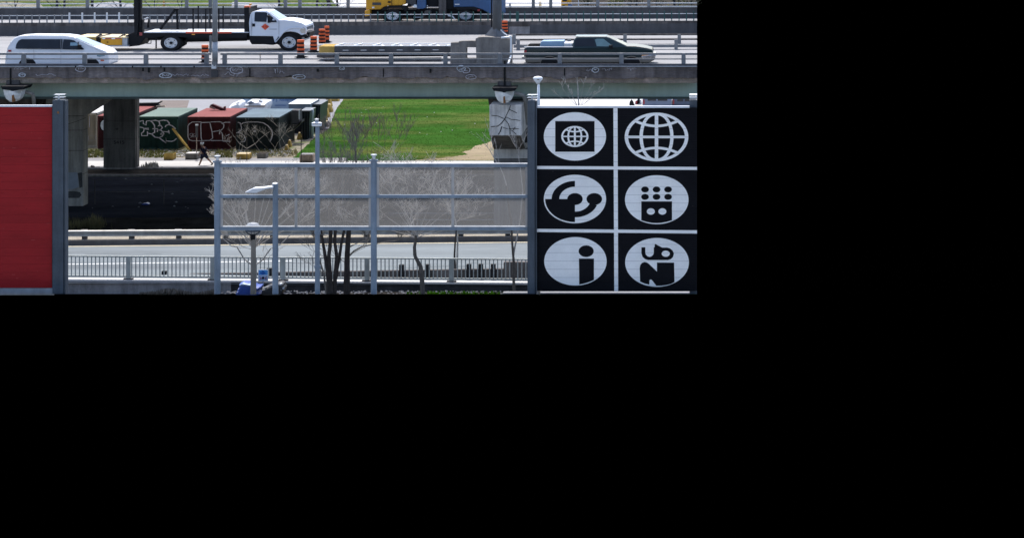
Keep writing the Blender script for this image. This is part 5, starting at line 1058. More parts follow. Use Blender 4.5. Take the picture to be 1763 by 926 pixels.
red_tags = [(gr(p), 1.2, False) for p in (
    [(110, 150), (60, 180), (35, 215), (35, 400), (60, 450), (110, 465), (270, 465)], [(110, 150), (255, 150), (250, 220), (255, 410), (270, 460)], [(255, 160), (400, 155), (415, 210), (440, 320), (450, 420), (400, 460), (270, 462)], [(415, 150), (560, 145), (600, 155), (640, 200), (630, 250), (590, 290), (440, 315)],
    [(560, 290), (610, 340), (620, 460), (420, 462)], [(600, 180), (660, 155), (745, 155)], [(565, 275), (565, 355)], [(620, 470), (735, 475)], [(675, 385), (735, 355)])]
red_tags += [(gr(p), .5, False) for p in ([(100, 340), (65, 350), (65, 375), (95, 380), (95, 405), (65, 412)], [(110, 340), (112, 405)], [(155, 345), (125, 350), (125, 405), (158, 400), (155, 375), (140, 378)])]
blue_tags = [(gr(p), 1.2, False) for p in (
    [(870, 155), (910, 165), (920, 200), (935, 240), (925, 290), (870, 325), (845, 335)], [(915, 200), (960, 165), (1050, 150), (1200, 150), (1300, 165), (1380, 215), (1440, 290), (1455, 360), (1440, 420), (1410, 480)], [(870, 325), (940, 345), (985, 390), (1000, 440), (985, 480), (900, 490)])]
blue_tags += [(gr(ell(1155, 305, 12, 12, 10)), 1.4, True)]
container('dark green shipping container with dense white graffiti and pale green roof', 239, 306.5, 200.8, YC, 6.05, m_cgreen, m_rgreen, green_tags)
c2 = container('dark red shipping container with outline graffiti lettering behind the walker', 323, 396, 201.2, YC, 6.05, m_cred, m_rred, red_tags)
c3 = container('black green shipping container with a big round graffiti outline and blue grey roof', 406.5, 480.5, 202.2, YC, 6.05, m_cblue, m_rblue, blue_tags)
c4 = container('red shipping container partly hidden by the dark numbered pillar', 168.5, 226, 199.5, YC + .2, 7.6, m_cred, m_rred, [])
plate_ = MB().prism(ell(179.5, 216, 6.5, 9, 20), YC + .13, .02).build('white_roundel', m_bed, c4); MB().ribbon(ell(179, 216, 7.2, 10, 20), .8, YC + .12, closed=True).build('roundel_ring', m_blackpaint, c4)
c5 = container('beige shipping container between the two left pillars', 110, 167.5, 194.3, YC + 1.5, 6.05, m_cbeige, m_walk, [([(152, 235), (158, 233), (164, 234.5), (164.5, 240), (158, 243), (152, 241)], .5, True), ([(154, 200), (154, 220)], .8, False)])
# yellow post leaning, things on the roofs
lp = thing('leaning_pole', 'yellow pole leaning against the green container', 'pole', P(327, 262, 154.6)); MB().cyl(P(297.5, 221.5, 155.7), P(327, 259.5, 154.8), .085, .085, 8, 1.3).build('pole', m_yelcon, lp); MB().cyl(P(327, 259, 154.8), P(328, 262.5, 154.8), .05, .05, 6, 1.3).build('tip', m_blackpaint, lp)
rb = thing('roof_beam', 'dark red steel beam lying on the roof of the graffitied red container', 'beam', P(373, 187, 160.5))
MB().prism([(362, 181), (365.5, 179.5), (387, 188), (387, 191.5), (384, 191.5), (361, 184.5)], 160.3, .4).build('beam', m_cred, rb); MB().prism([(361, 182.5), (371, 187), (369, 189), (360, 185.5)], 160.2, .3).build('end_plate', m_spall, rb); MB().pbox(384.8, 387.2, 184, 192, 160.2, .4).build('flange', m_cred, rb)
rb2 = thing('roof_pallet', 'dark long beam lying on the red container behind the numbered pillar', 'beam', P(258, 182, 163))
MB().prism([(236, 178), (270, 177.3), (277, 174.8), (277, 176.8), (271, 180), (274, 183.5), (236, 183.5)], 163, .5).build('beam', m_blackpaint, rb2); MB().prism([(268, 183), (283, 182), (284.5, 184), (270, 185.5)], 162.7, .3).build('end_plate', m_spall, rb2)
# boats and vehicles behind the containers
def covered_boat(label, prof, Y, D, mat, extra):
    t = thing('covered_boat', label, 'boat', P(prof[0][0], 187, Y), 'boats stored behind the containers')
    n = len(prof); cxp = sum(p[0] for p in prof) / n; cyp = max(p[1] for p in prof)
    vs = []
    for f, s in ((0, .75), (.2, 1), (.7, 1), (1, .7)): vs += [P(cxp + (x - cxp) * s, cyp + (y - cyp) * s, Y) + Vector((0, D * f, 0)) for x, y in prof]
    MB().add(vs, [(i * n + j, i * n + (j + 1) % n, (i + 1) * n + (j + 1) % n, (i + 1) * n + j) for i in range(3) for j in range(n)] + [tuple(range(n)), tuple(range(3 * n, 4 * n))]).build('hull', mat, t, bevel=.05)
    for nm, poly, m_, off in extra: MB().prism(poly, Y - off, .2).build(nm, m_, t, bevel=.02)
    return t
m_bw = M('white boat cover', (0.66, 0.69, 0.73), .4, 0, .1, 1.5); m_bs = M('slate boat cover', (0.16, 0.2, 0.26), .5, 0, .15, 1.5)
covered_boat('white covered boat with a pointed bow left of the bigger boat', [(391, 196), (392.5, 185), (397, 180), (410, 175), (415.5, 178), (416, 196)], 176, 2.5, m_bw, [('window', [(406, 178), (411, 176.6), (411.5, 178.5), (407, 179.5)], m_bs, .1)])
covered_boat('bigger white motor boat with a dark windscreen behind the dark container', [(418, 196), (418.5, 182), (424, 176.5), (432, 171.5), (445, 171), (452, 176), (459.5, 176.5), (460, 183), (455, 196)], 175, 3, m_bw, [('windscreen', [(423, 178.5), (432, 174.3), (438, 177.5), (430, 180.2)], m_bs, .08), ('windscreen', [(444, 172.5), (450, 174.5), (451, 177), (446, 175.5)], m_bs, .08), ('stripe', [(420, 182.5), (458, 182), (456, 184.2), (420, 184.2)], m_spall, .07)])
tr = thing('covered_trailer', 'long blue grey covered trailer with dark script lettering behind the boats', 'trailer', P(490, 190, 178.5))
m_tl = M('blue grey tarpaulin side', (0.3, 0.38, 0.48), .6, 0, .15, .8)
MB().prism([(414, 196), (415, 173), (418, 166), (516, 166), (516, 196)], 178.5, 2.5).build('body', m_tl, tr, bevel=.05)
text('side_lettering', 'F.J. hodginson', 492, 172.2, 178.44, 4.4, m_sb, tr, 1.35, -.04); MB().pbox(473, 493, 181.2, 182.2, 178.46, .02).build('lettering_line', m_sb, tr)
wt_ = thing('white_box_trailer', 'white roofed box trailer right of the dark container', 'trailer', P(515, 200, 166.5))
MB().box(WX(497, 166), WX(534, 166), 166, 170, HZ(187.5, 166), HZ(179.8, 166)).build('box', m_bs, wt_); MB().box(WX(496.5, 166), WX(534.5, 166), 165.95, 170.1, HZ(180, 166), HZ(178.9, 166)).build('roof', m_bw, wt_); MB().box(WX(498, 166), WX(533, 166), 166.1, 169.9, 0, HZ(188, 166)).build('chassis', m_blackpaint, wt_)
gc = thing('grey_cabinet', 'grey steel cabinet leaning beside the dark container', 'cabinet', P(508, 230, 160.2))
MB().prism([(501.5, 190), (514.5, 190.5), (515.5, 213), (501.5, 213.5)], 159.5, 1.2).build('body', m_concmed, gc, bevel=.03); MB().prism([(501.5, 215), (515.5, 214.5), (519, 207), (519, 211), (503, 226), (501.5, 226)], 159.3, 1.2).build('base', m_concdark, gc); MB().pbox(514, 516, 190, 206, 159.4, .06).build('edge', m_lightsteel, gc)
def bin_(label, a, b, r0, Y, D):
    t = thing('rubbish_skip', label, 'skip', P((a + b) / 2, 230, Y), 'dark skips by the lawn'); x0, x1 = WX(a, Y), WX(b, Y); z = HZ(r0, Y)
    MB().add([(x0 + .2, Y + .1, 0), (x1 - .2, Y + .1, 0), (x1 - .2, Y + D - .1, 0), (x0 + .2, Y + D - .1, 0), (x0, Y, z), (x1, Y, z), (x1, Y + D, z), (x0, Y + D, z)], [(0, 1, 5, 4), (1, 2, 6, 5), (2, 3, 7, 6), (3, 0, 4, 7), (4, 5, 6, 7)]).build('body', M('dark teal skip paint', (0.014, 0.03, 0.045), .4, 0, .3, 2), t, bevel=.02)
    for i in range(4): xx = x0 + (x1 - x0) * (i + .5) / 4; MB().box(xx - .04, xx + .04, Y - .05, Y, .1, z - .1).build('rib', m_blackpaint, t)
    MB().box(x0 - .05, x1 + .05, Y - .07, Y + .02, z - .1, z + .02).build('rim', m_concmed, t)
    return t
bin_('dark skip with a pale rim between the grey cabinet and the lamp collar', 516, 534, 191, 162, 2.5)
bin_('tall dark skip under the white trailer roof beside the yellow blocks', 536, 552, 180, 167, 3.5)
tk = thing('white_tank', 'small white cylindrical tank between the dark skips', 'tank', P(537, 210, 163)); MB().lathe(WX(537, 163), 163, [(.14, 0), (.14, HZ(199, 163)), (.17, HZ(198, 163)), (.17, HZ(190, 163)), (.06, HZ(187.5, 163))], 12, .8).build('body', m_bed, tk, smooth=True)
# yellow concrete blocks along the lawn edge
m_ytop = M('sunlit worn block top', (0.5, 0.42, 0.28), .9, 0, .2, 3)
def jersey(px, base, hpx, wpx, label, mat=m_yelcon, nm='concrete_block', grp='yellow blocks along the lawn edge', depth=.8):
    Yb = GY(base); t = thing(nm, label, 'concrete block', P(px, base, Yb), grp); k = Yb / F; w2 = wpx * k / 2; h = hpx * k; x = WX(px, Yb)
    MB().add([(x - w2, Yb, 0), (x + w2, Yb, 0), (x + w2, Yb + depth, 0), (x - w2, Yb + depth, 0), (x - w2 * .45, Yb + depth * .1, h), (x + w2 * .45, Yb + depth * .1, h), (x + w2 * .45, Yb + depth * .9, h), (x - w2 * .45, Yb + depth * .9, h), (x - w2 * .9, Yb, h * .3), (x + w2 * .9, Yb, h * .3), (x + w2 * .9, Yb + depth, h * .3), (x - w2 * .9, Yb + depth, h * .3)],
              [(0, 1, 9, 8), (1, 2, 10, 9), (2, 3, 11, 10), (3, 0, 8, 11), (8, 9, 5, 4), (9, 10, 6, 5), (10, 11, 7, 6), (11, 8, 4, 7), (4, 5, 6, 7)]).build('block', mat, t, bevel=.04)
    MB().box(x - w2 * .35, x + w2 * .35, Yb + depth * .2, Yb + depth * .8, h, h + .05).build('cap', m_ytop, t)
    return t
for i, (px, b, h, w_, d) in enumerate(((576, 175, 9, 14, 'yellow concrete block farthest back under the girder at the lawn corner'), (564, 184.5, 14, 13, 'tall yellow block second from the girder at the lawn edge'), (565.5, 194, 13, 12, 'yellow block in the middle of the row by the lawn'), (560, 203, 14, 12, 'yellow block with a pale worn top just above the lamp collar row'), (556.5, 210, 13, 11, 'yellow block nearest the dark slab at the end of the row'))): jersey(px, b, h, w_, d)
jersey(558.5, 219, 8, 16, 'dark concrete slab with a white top lying at the near end of the yellow row', m_concdark, depth=1.2)
for px, b, h, w_, d in ((515, 241, 11, 9, 'small yellow stub block left of the slim pole by the dry weeds'), (524, 236, 11, 7, 'yellow stub block close behind the slim pole at the weed edge'), (497.5, 254, 11, 7, 'yellow stub block nearest the dark container corner'), (493, 260, 9, 7, 'lowest yellow stub block among the dry branches')): jersey(px, b, h, w_, d, grp='yellow stub blocks in the weeds', depth=.5)
def cube(px, base, hpx, wpx, label, mat, top):
    Yb = GY(base); k = Yb / F; x = WX(px, Yb); t = thing('kerb_block', label, 'concrete block', P(px, base, Yb), 'concrete blocks along the path')
    MB().box(x - wpx * k / 2, x + wpx * k / 2, Yb, Yb + 1.0, 0, hpx * k).build('block', mat, t, bevel=.06); MB().box(x - wpx * k * .46, x + wpx * k * .46, Yb + .06, Yb + .94, hpx * k, hpx * k + .03).build('worn_top', top, t)
cube(289.5, 276, 11, 16, 'mossy yellow concrete block left of the dark block on the path edge', m_yelcon, m_weed)
cube(329, 275, 10, 21, 'dark grey concrete block at the foot of the yellow pole', m_pier, m_walk)
cube(417.5, 275, 9, 22, 'worn yellow concrete block right of the walker near the screen post', m_yelcon, m_ytop)
cube(450, 273, 8, 16, 'dark broken concrete block among dry branches', m_pier, m_soil)
cube(527, 280, 13, 23, 'round-shouldered concrete block with a rusty red side by the slim pole', m_spall, m_lot)
# sign post, small pole
sg = thing('narrow_sign', 'narrow vertical grey sign on a rusty post before the red container', 'sign', P(338, 270, 150.5)); MB().pbox(336.3, 340.7, 216, 237, 150.5, .04).build('plate', m_concmed, sg); MB().pbox(336, 341, 214.5, 216.8, 150.45, .1).build('cap', m_lightsteel, sg); MB().pbox(337.6, 339, 237, 286, 150.53, .06).build('post', m_spall, sg)
tp = thing('thin_marker_post', 'thin black marker post standing in the grass left of the slim pole', 'post', P(518, 280, 147.5)); MB().pbox(517.8, 519, 236, 280, 147.5, .05).build('post', m_blackpaint, tp); MB().lathe(WX(518.4, 147.5), 147.5, [(.12, 0), (.1, .06)], 8).build('foot', m_blackpaint, tp)
for i, (px, tilt, d) in enumerate(((157, 3, 'short dark leaning bollard on the pavement beside the left pillar'), (168.5, 0, 'short dark upright bollard between the two left pillars'))):
    t = thing('bollard', d, 'bollard', P(px, 293, 145.5), 'bollards on the pavement'); MB().cyl(P(px, 294, 145.5), P(px + tilt, 288 - tilt * .8, 145.5), .12, .12, 8, 1.3).build('stub', m_blackpaint, t); MB().lathe(WX(px, 145.5), 145.5, [(.2, .02), (.15, .1)], 8).build('foot', m_blackpaint, t)
# chain link fence in the shade below the deck
wf = thing('wire_fence', 'thin wire fence standing in the deep shade under the highway', 'fence', P(200, 350, 130))
for px in (163, 282, 420, 560, 700): MB().pbox(px - .6, px + .6, 309, 352, 129, .05).build('post', m_concdark, wf)
for r in (309, 330): MB().box(WX(100, 129), WX(900, 129), 129, 129.03, HZ(r + .5, 129), HZ(r, 129)).build('wire', m_concdark, wf)
# barrier in the shade at the right, seen through the mesh
sb = thing('shaded_barrier', 'pale long rails seen through the mesh under the highway at right', 'barrier', P(800, 385, 114))
for r in (367, 378, 388): MB().box(WX(668 + (r - 367) * 3, 114), WX(906, 114), 114, 114.08, HZ(r + .9, 114), HZ(r, 114)).build('rail', m_steel, sb)
for px in (700, 770, 840): MB().pbox(px - 1.5, px + 1.5, 366, 420, 114.1, .1).build('post', m_concdark, sb)
# parked vehicles and wall at the upper right
def far_car(label, a, b, Y, mat, kind, r0, r1):
    t = thing('parked_' + kind, label, kind, P((a + b) / 2, 196, Y), 'vehicles parked beyond the girder')
    body = [(a, 200), (a, (r0 + r1) / 2 + 2), (a + 4, r0 + 2), (a + 8, r0), (b - 6, r0), (b - 1, r0 + 3), (b, 200)]
    MB().prism(body, Y, 2.2).build('body', mat, t, bevel=.08)
    MB().pbox(a + 9, (a + b) / 2 - 2, r0 + 3, r0 + 9, Y - .02, .03).build('window', m_glass, t); MB().pbox((a + b) / 2 + 1, b - 8, r0 + 3, r0 + 9, Y - .02, .03).build('window', m_glass, t)
    MB().pbox(a + 1, a + 4, r1 - 4, r1 + 4, Y - .03, .05).build('tail_lamp', m_red, t)
    return t
m_vb = M('blue grey van paint', (0.13, 0.17, 0.25), .3, 0, .1, 1)
far_car('blue grey van parked beyond the girder above the right half of the black sign', 1106, 1157, 186, m_vb, 'van', 165, 176)
far_car('dark blue car parked at the far right edge beyond the girder', 1157, 1215 - 16, 187, M('dark blue car paint', (0.05, 0.08, 0.14), .3), 'car', 166, 176)
far_car('small white car with red lamp left of the blue grey van', 1093, 1105, 188, m_vwhite, 'car', 170, 178)
pa = thing('dark_scooter', 'dark scooter parked left of the white car beyond the girder', 'scooter', P(1088, 186, 186)); MB().prism([(1083, 184), (1084, 176), (1087, 172), (1090, 176), (1093, 184)], 186, .6).build('body', m_blackpaint, pa, bevel=.03)
mb = MB(); disc(mb, 1085, 184, 3, 2.5, 185.9, .2, 12); disc(mb, 1092, 184, 3, 2.5, 185.9, .2, 12); mb.build('wheel', m_black, pa)
# ---- rubble, weeds and dry branches along the path
stones('rubble', m_lot, 700, lambda r: (WX(r.uniform(150, 500), 153), r.uniform(151.2, 155.4), .02, r.choice((.05, .07, .1, .16)) * r.uniform(.7, 1.3)), 11)
stones('litter', m_walk, 60, lambda r: (WX(r.choice((r.uniform(150, 178), r.uniform(300, 325), r.uniform(368, 400), r.uniform(250, 500))), 153), r.uniform(151.2, 155), .05, r.uniform(.06, .16)), 12)
scatter_stuff('weeds', m_weed, 2000, lambda r: (lambda px, Y: (WX(px, Y), Y, 0, r.uniform(.05, .2)))(r.choice((r.uniform(150, 510), r.uniform(150, 345), r.uniform(430, 512))), r.triangular(151, 156, 155)), seed=13)
scatter_stuff('green_weeds', m_olive, 800, lambda r: (lambda px, Y: (WX(px, Y), Y, 0, r.uniform(.1, .3)))(r.choice((r.uniform(148, 182), r.uniform(236, 300), r.uniform(370, 400))), r.uniform(151, 154.8)), seed=14)
tree('pale dry shrub with a forked stem before the dark container', [([(425, 282), (425, 256), (425, 225)], 149.5, .025, .6), ([(425, 256), (412, 247), (404, 236)], 149.5, .022, .5), ([(425, 256), (440, 247), (449, 238)], 149.5, .022, .5)], 91, m_greybark, m_twig, 2, spread=.4, name='dry_shrub', cat='shrub', grp='dry shrubs before the containers')
tree('pale dry shrub spreading low at the dark container corner', [([(470, 268), (460, 255), (450, 246)], 153, .02, .7), ([(470, 268), (472, 258), (478, 246)], 153, .02, .8), ([(462, 268), (448, 262), (440, 250)], 153, .02, .8), ([(480, 268), (476, 258), (470, 250)], 153, .02, .7)], 92, m_greybark, m_twig, 3, spread=.55, name='dry_shrub', cat='shrub', grp='dry shrubs before the containers')
tree('long fallen pale branch leaning at the right end of the dark container', [([(505, 244), (492, 232), (478, 218)], 153.5, .03, .6), ([(503, 268), (495, 255), (489, 245)], 153, .02, .8), ([(488, 268), (484, 255)], 153, .02, .8)], 93, m_greybark, m_twig, 3, spread=.5, name='dry_shrub', cat='shrub', grp='dry shrubs before the containers')
tree('tangled brown dry shrub left of the forked shrub', [([(404, 264), (400, 256)], 153.5, .02, .6), ([(410, 264), (412, 255)], 153.5, .02, .6), ([(415, 264), (418, 250)], 153.8, .02, .7)], 94, m_greybark, m_twig, 3, spread=.6, name='dry_shrub', cat='shrub', grp='dry shrubs before the containers')
scatter_stuff('pavement_weeds', m_twig, 60, lambda r: (WX(r.gauss(262, 9), 145.9), r.uniform(145.3, 146.2), 0, r.uniform(.1, .5)), seed=15)
# lawn blades: unmown texture over the grass sheet
def inlawn(px, py):
    n = len(lawn_px); c = False
    for i in range(n):
        x1_, y1_ = lawn_px[i]; x2_, y2_ = lawn_px[i - 1]
        if (y1_ > py) != (y2_ > py) and px < (x2_ - x1_) * (py - y1_) / (y2_ - y1_) + x1_: c = not c
    return c
rr = random.Random(17); mb = MB(); sand = [(700, 276), (905, 276), (905, 250), (866, 240), (818, 251), (795, 262), (740, 273)]
cnt = 0
while cnt < 14000:
    px, py = rr.uniform(500, 870), rr.uniform(168, 277)
    if not inlawn(px, py) or (px > 770 and py > 276 - (px - 740) * .23 and rr.random() < .93): continue
    Yb = GY(py); x = WX(px, Yb); s = rr.uniform(.02, .06); a = rr.uniform(0, 3.14); c_, s_ = math.cos(a) * .035, math.sin(a) * .03
    mb.add([(x - c_, Yb - s_, .01), (x + c_, Yb + s_, .01), (x + rr.uniform(-.05, .05), Yb, s)], [(0, 1, 2)]); cnt += 1
mb.build('grass', m_blade, kind='stuff', solid=True)
stones('lawn_litter', m_walk, 26, lambda r: (lambda px, py: (WX(px, GY(py)), GY(py), .04, r.uniform(.03, .09)))(r.uniform(590, 840), r.uniform(178, 235)), 18)
# ---- far trees and park beyond the highway
for i, (px, Yt, r0, L, lab) in enumerate(((25, 300, .1, 3.2, 'small bare tree beyond the parapet at far left'), (97, 310, .22, 4, 'thick bare trunk beyond the parapet above the minivan'), (110, 318, .2, 3.4, 'bare trunk close to the thick trunk beyond the parapet'), (158, 305, .25, 4, 'broad bare trunk on the pale path beyond the parapet'), (207, 300, .22, 4, 'dark bare trunk left of the black mast beyond the parapet'), (265, 318, .08, 3, 'slender leaning bare tree right of the black mast'), (312, 325, .08, 3, 'slender bare tree above the triangular brace beyond the parapet'), (480, 300, .22, 3.6, 'dark bare trunk above the flatbed cab beyond the parapet'), (545, 305, .2, 3.6, 'bare trunk on the green lawn beyond the front of the flatbed'), (565, 312, .34, 3.6, 'widest bare trunk on the green lawn beyond the barrels'), (580, 310, .2, 3.4, 'bare trunk just right of the widest trunk beyond the barrels'), (1095, 290, .14, 3, 'dark bare tree beyond the parapet right of the yellow loader'), (1160, 295, .2, 3.4, 'dark bare tree beyond the parapet at far right'))):
    tree(lab, [([(px, HR + CZ * F / Yt), (px + 1, 8), (px + rr.uniform(-3, 3), -22)], Yt, r0, L), ([(px, 18), (px + rr.uniform(-25, 25), 2), (px + rr.uniform(-30, 30), -12)], Yt, .06, 1.6), ([(px + 3, 16), (px + rr.uniform(-25, 25), 6)], Yt, .05, 1.8)] + [([(px + rr.uniform(-6, 6), 22), (px + rr.uniform(-38, 38), rr.uniform(2, 12))], Yt + rr.uniform(-2, 2), .035, 1.6) for _ in range(5)], 120 + i, m_bark, m_twig2, 3, spread=.5, grp='far trees beyond the parapet')
def bush(label, px, row, wd, ht, Yb, mat, seed, n=900):
    r2 = random.Random(seed); t = thing('dark_bush', label, 'bush', P(px, HR + CZ * F / Yb, Yb), 'dark bushes beyond the parapet'); mb = MB(); k = Yb / F; tr_ = MB()
    zc = HZ(row, Yb); zb = 0
    lob = [(r2.uniform(-.7, .7) * wd, r2.uniform(0, .8) * ht, r2.uniform(.25, .5)) for _ in range(9)]
    for i in range(n):
        l = r2.choice(lob); u = Vector((r2.gauss(0, 1), r2.gauss(0, 1), r2.gauss(0, 1))).normalized() * r2.uniform(.5, 1) * l[2] * ht
        c = Vector((WX(px + l[0], Yb) + u.x, Yb + u.y, max(.1, l[1] + u.z))); s = r2.uniform(.1, .22); a = Vector((r2.uniform(-1, 1), r2.uniform(-1, 1), r2.uniform(-1, 1))) * s; b = Vector((r2.uniform(-1, 1), r2.uniform(-1, 1), r2.uniform(-1, 1))) * s
        mb.add([c - a, c + b, c + a], [(0, 1, 2)])
    mb.build('foliage', mat, t, solid=True); tr_.cyl(Vector((WX(px, Yb), Yb, 0)), Vector((WX(px, Yb), Yb, ht * .6)), .1, .05, 6); tr_.build('trunk', m_bark, t)
m_bushd = M('dark bush leaves', (0.035, 0.05, 0.02), .8, 0, .4, 1.0, spec=.2); m_bushy = M('yellow green bush leaves', (0.14, 0.15, 0.035), .8, 0, .3, 1.0, spec=.2)
for i, (px, wd, m_, lab) in enumerate(((1012, 14, m_bushd, 'dark bush right of the yellow loader beyond the parapet'), (1060, 10, m_bushy, 'yellow green bush between dark bushes beyond the parapet'), (1085, 16, m_bushd, 'dark wide bush in the middle of the upper right row'), (1130, 14, m_bushd, 'dark bush left of the yellow green corner bush'), (1168, 10, m_bushy, 'yellow green bush near the upper right corner'), (1190, 9, m_bushd, 'dark bush in the upper right corner'))): bush(lab, px, 10, wd, 4.4, 332 + 2 * i, m_, 150 + i)
yl = thing('yellow_loader', 'yellow loader with a blue side parked beyond the parapet at upper right', 'loader', P(976, 18, 330))
MB().prism([(966, 22), (966, 2), (969, -4), (982, -4), (983, 9), (978, 22)], 330, 2.5).build('body', m_yellow, yl, bevel=.05); MB().pbox(978, 985, 8, 18, 329.8, .5).build('blue_side', m_blue, yl); mb = MB(); disc(mb, 970, 13, 4, 3, 329.7, .3, 14); mb.build('wheel', m_black, yl); MB().pbox(968.5, 976, -2, 3, 329.9, .1).build('window', m_glass, yl)
for i, (px, r1, h, wd, m_, nm, lab) in enumerate(((930, 13, 9, 4.5, m_palecap, 'park_stone', 'small tan upright stone on the pale plaza beyond the parapet'), (878, 13.5, 6, 4, m_lot, 'park_bin', 'small grey bin on the pale plaza beyond the parapet'), (996, 15, 14, 1.5, m_lightsteel, 'park_post', 'thin white post right of the yellow loader beyond the parapet'), (282, 9, 6, 3.5, m_yellow, 'park_marker', 'small yellow marker on the far lawn above the truck bed'))):
    Yb = CZ * F / (r1 + 4 - HR); t = thing(nm, lab, nm.split('_')[1], P(px, r1, Yb)); k = Yb / F
    MB().lathe(WX(px, Yb), Yb, [(wd * k * .5, 0), (wd * k * .55, HZ(r1 - h * .5, Yb)), (wd * k * .4, HZ(r1 - h, Yb))], 10).build('body', m_, t); MB().lathe(WX(px, Yb), Yb, [(wd * k * .45, HZ(r1 - h, Yb)), (wd * k * .2, HZ(r1 - h - 1, Yb))], 10).build('cap', m_, t)
# ================================================================ the walker
YP = 146.9
def skin(name, joints, edges, mat, parent, sub=2, root=0):
    o0 = ORG[parent.name]; me = bpy.data.meshes.new(name); me.from_pydata([tuple(P(x, y, YP) + Vector((0, dy, 0)) - o0) for x, y, dy, r in joints], edges, []); me.materials.append(mat)
    o = bpy.data.objects.new(name, me); C.collection.objects.link(o); o.parent = parent; ORG[o.name] = o0
    m = o.modifiers.new('skin', 'SKIN'); m.use_smooth_shade = True
    for i, j in enumerate(joints):
        sv = me.skin_vertices[0].data[i]; sv.radius = (j[3], j[3]); sv.use_root = (i == root)
    if sub: s = o.modifiers.new('sub', 'SUBSURF'); s.levels = sub; s.render_levels = sub
    return o
m_skin = M('skin', (0.30, 0.17, 0.12), .6, 0, .05, 3); m_shirt = M('dark navy shirt', (0.016, 0.018, 0.04), .85, 0, .2, 6); m_short = M('dark blue shorts', (0.03, 0.033, 0.06), .85, 0, .2, 6); m_hair = M('dark hair', (0.03, 0.025, 0.02), .8)
pe = thing('person', 'person in a white cap, dark shirt and shorts walking left on the pavement', 'person', P(350, 286, YP))
J = [(350, 266.5, .1, .15), (350, 260, .1, .14), (349.5, 255.5, .1, .13), (348.3, 253, .1, .062), (347.6, 250.6, .1, .085), (347.2, 248.2, .1, .095),
     (348, 267.5, .02, .11), (347, 274.5, 0, .085), (344.6, 280.2, 0, .068), (343, 284.4, 0, .045), (341, 285.6, 0, .04),
     (352.5, 267.5, .2, .11), (356.5, 274, .2, .085), (360.5, 278.2, .2, .062), (364.3, 282.2, .2, .045), (362.8, 283.9, .2, .04),
     (348.6, 255.8, -.1, .065), (346.8, 260.5, -.14, .05), (344.6, 264.6, -.14, .04), (343.6, 266, -.14, .035),
     (351, 255.8, .3, .065), (355, 260, .34, .05), (357.6, 263.6, .34, .04), (358.6, 265, .34, .035)]
skin('body', J, [(0, 1), (1, 2), (2, 3), (3, 4), (4, 5), (0, 6), (6, 7), (7, 8), (8, 9), (9, 10), (0, 11), (11, 12), (12, 13), (13, 14), (14, 15), (2, 16), (16, 17), (17, 18), (18, 19), (2, 20), (20, 21), (21, 22), (22, 23)], m_skin, pe)
skin('shirt', [(350.4, 267.8, .1, .185), (350.2, 260, .1, .175), (349.6, 255.6, .1, .165), (348.5, 255.8, -.1, .09), (347, 260.2, -.14, .075), (351.2, 255.8, .3, .09), (354.6, 259.8, .34, .075)], [(0, 1), (1, 2), (2, 3), (3, 4), (2, 5), (5, 6)], m_shirt, pe)
skin('shorts', [(350.2, 266, .1, .175), (348, 268, .02, .135), (346.9, 274.6, 0, .12), (352.8, 268, .2, .135), (356.6, 274, .2, .12)], [(0, 1), (1, 2), (0, 3), (3, 4)], m_short, pe)
for pts in ([(344, 283, -.02, .06), (342.8, 285, -.02, .062), (339.8, 286, -.02, .045)], [(365, 280.8, .2, .06), (364.8, 282.8, .2, .062), (361.6, 284.8, .2, .045)]): skin('shoe', pts, [(0, 1), (1, 2)], m_black, pe)
skin('cap', [(349, 247.6, .1, .085), (347.2, 246.9, .1, .108), (344.2, 247.6, .1, .05)], [(0, 1), (1, 2)], m_lampwhite, pe, root=1)
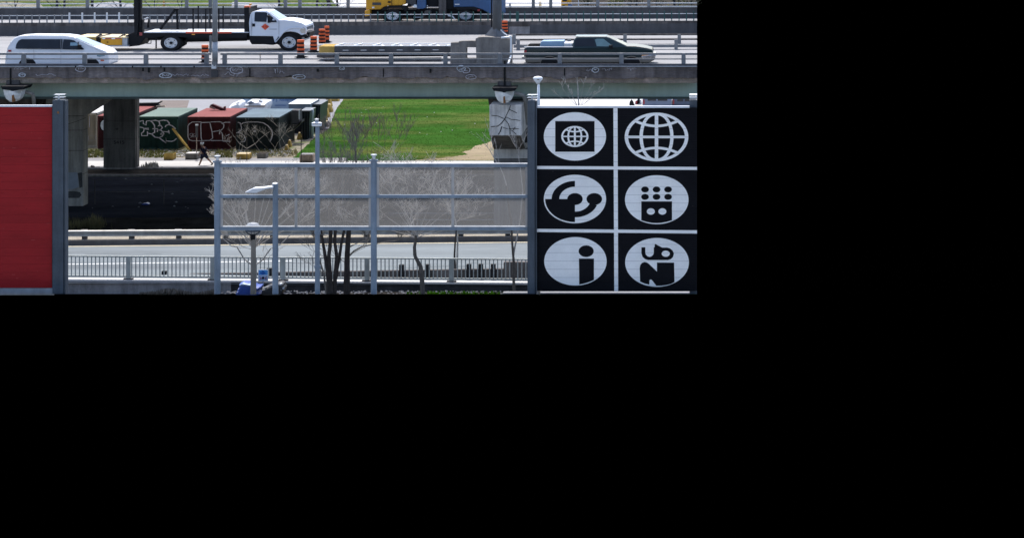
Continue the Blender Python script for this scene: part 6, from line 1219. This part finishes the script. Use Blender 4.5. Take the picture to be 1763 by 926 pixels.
skin('hair', [(348.6, 249.5, .1, .085), (349.3, 251.2, .1, .06)], [(0, 1)], m_hair, pe)
mb = MB(); 
for s in (-.035, .035): mb.lathe(*(WX(345.3, YP), YP + .1 + s * 1.6), [(.012, HZ(249.3, YP)), (.012, HZ(248.8, YP))], 6)
mb.build('eye', m_black, pe); MB().cyl(P(344.9, 250, YP) + Vector((0, .1, 0)), P(344.4, 250.3, YP) + Vector((0, .1, 0)), .022, .014, 6).build('nose', m_skin, pe)
for s, jx, jy, dy in ((-1, 343.6, 266, -.14), (1, 358.6, 265, .34)):
    mb = MB(); b0 = P(jx, jy, YP) + Vector((0, dy, 0))
    for i in range(4): f0 = b0 + Vector(((i - 1.5) * .022, 0, -.03)); mb.tube([f0, f0 + Vector((s * .008 - .004, 0, -.05)), f0 + Vector((-.02, 0, -.085 + abs(i - 1.5) * .008))], .011, 5)
    mb.tube([b0 + Vector((-.03, 0, 0)), b0 + Vector((-.06, 0, -.035)), b0 + Vector((-.065, 0, -.06))], .012, 5); mb.build('fingers', m_skin, pe)
skin('backpack', [(353.2, 257, .1, .11), (353.8, 262, .1, .12)], [(0, 1)], m_blackpaint, pe)

# litter and dry weeds in the shade under the deck
stones('shade_litter', m_lot, 45, lambda r: (lambda px, Y: (WX(px, Y), Y, .03, r.uniform(.05, .16)))(r.uniform(150, 900), r.choice((r.uniform(127, 130), r.uniform(133, 140)))), 31)
scatter_stuff('shade_weeds', m_weed, 420, lambda r: (lambda px, Y: (WX(px, Y), Y, 0.02, r.uniform(.15, .6) * (1.3 if abs(px - 165) < 10 else 1)))(r.choice((r.gauss(140, 18), r.gauss(165, 6), r.uniform(113, 180))), r.uniform(119.5, 121.5)), seed=32, wf=.06)
bgx = thing('blue_bag', 'small blue bag lying in the shade under the highway', 'bag', P(250, 352, 128.5)); MB().prism([(243, 353), (245, 350.5), (251, 349.8), (256, 351), (257, 353)], 128.5, .5, .7).build('bag', m_tarp, bgx, bevel=.03)
MB().box(-60, 0, 141.2, 141.5, 0, .16).build('inner_kerb', m_pier, kind='structure')
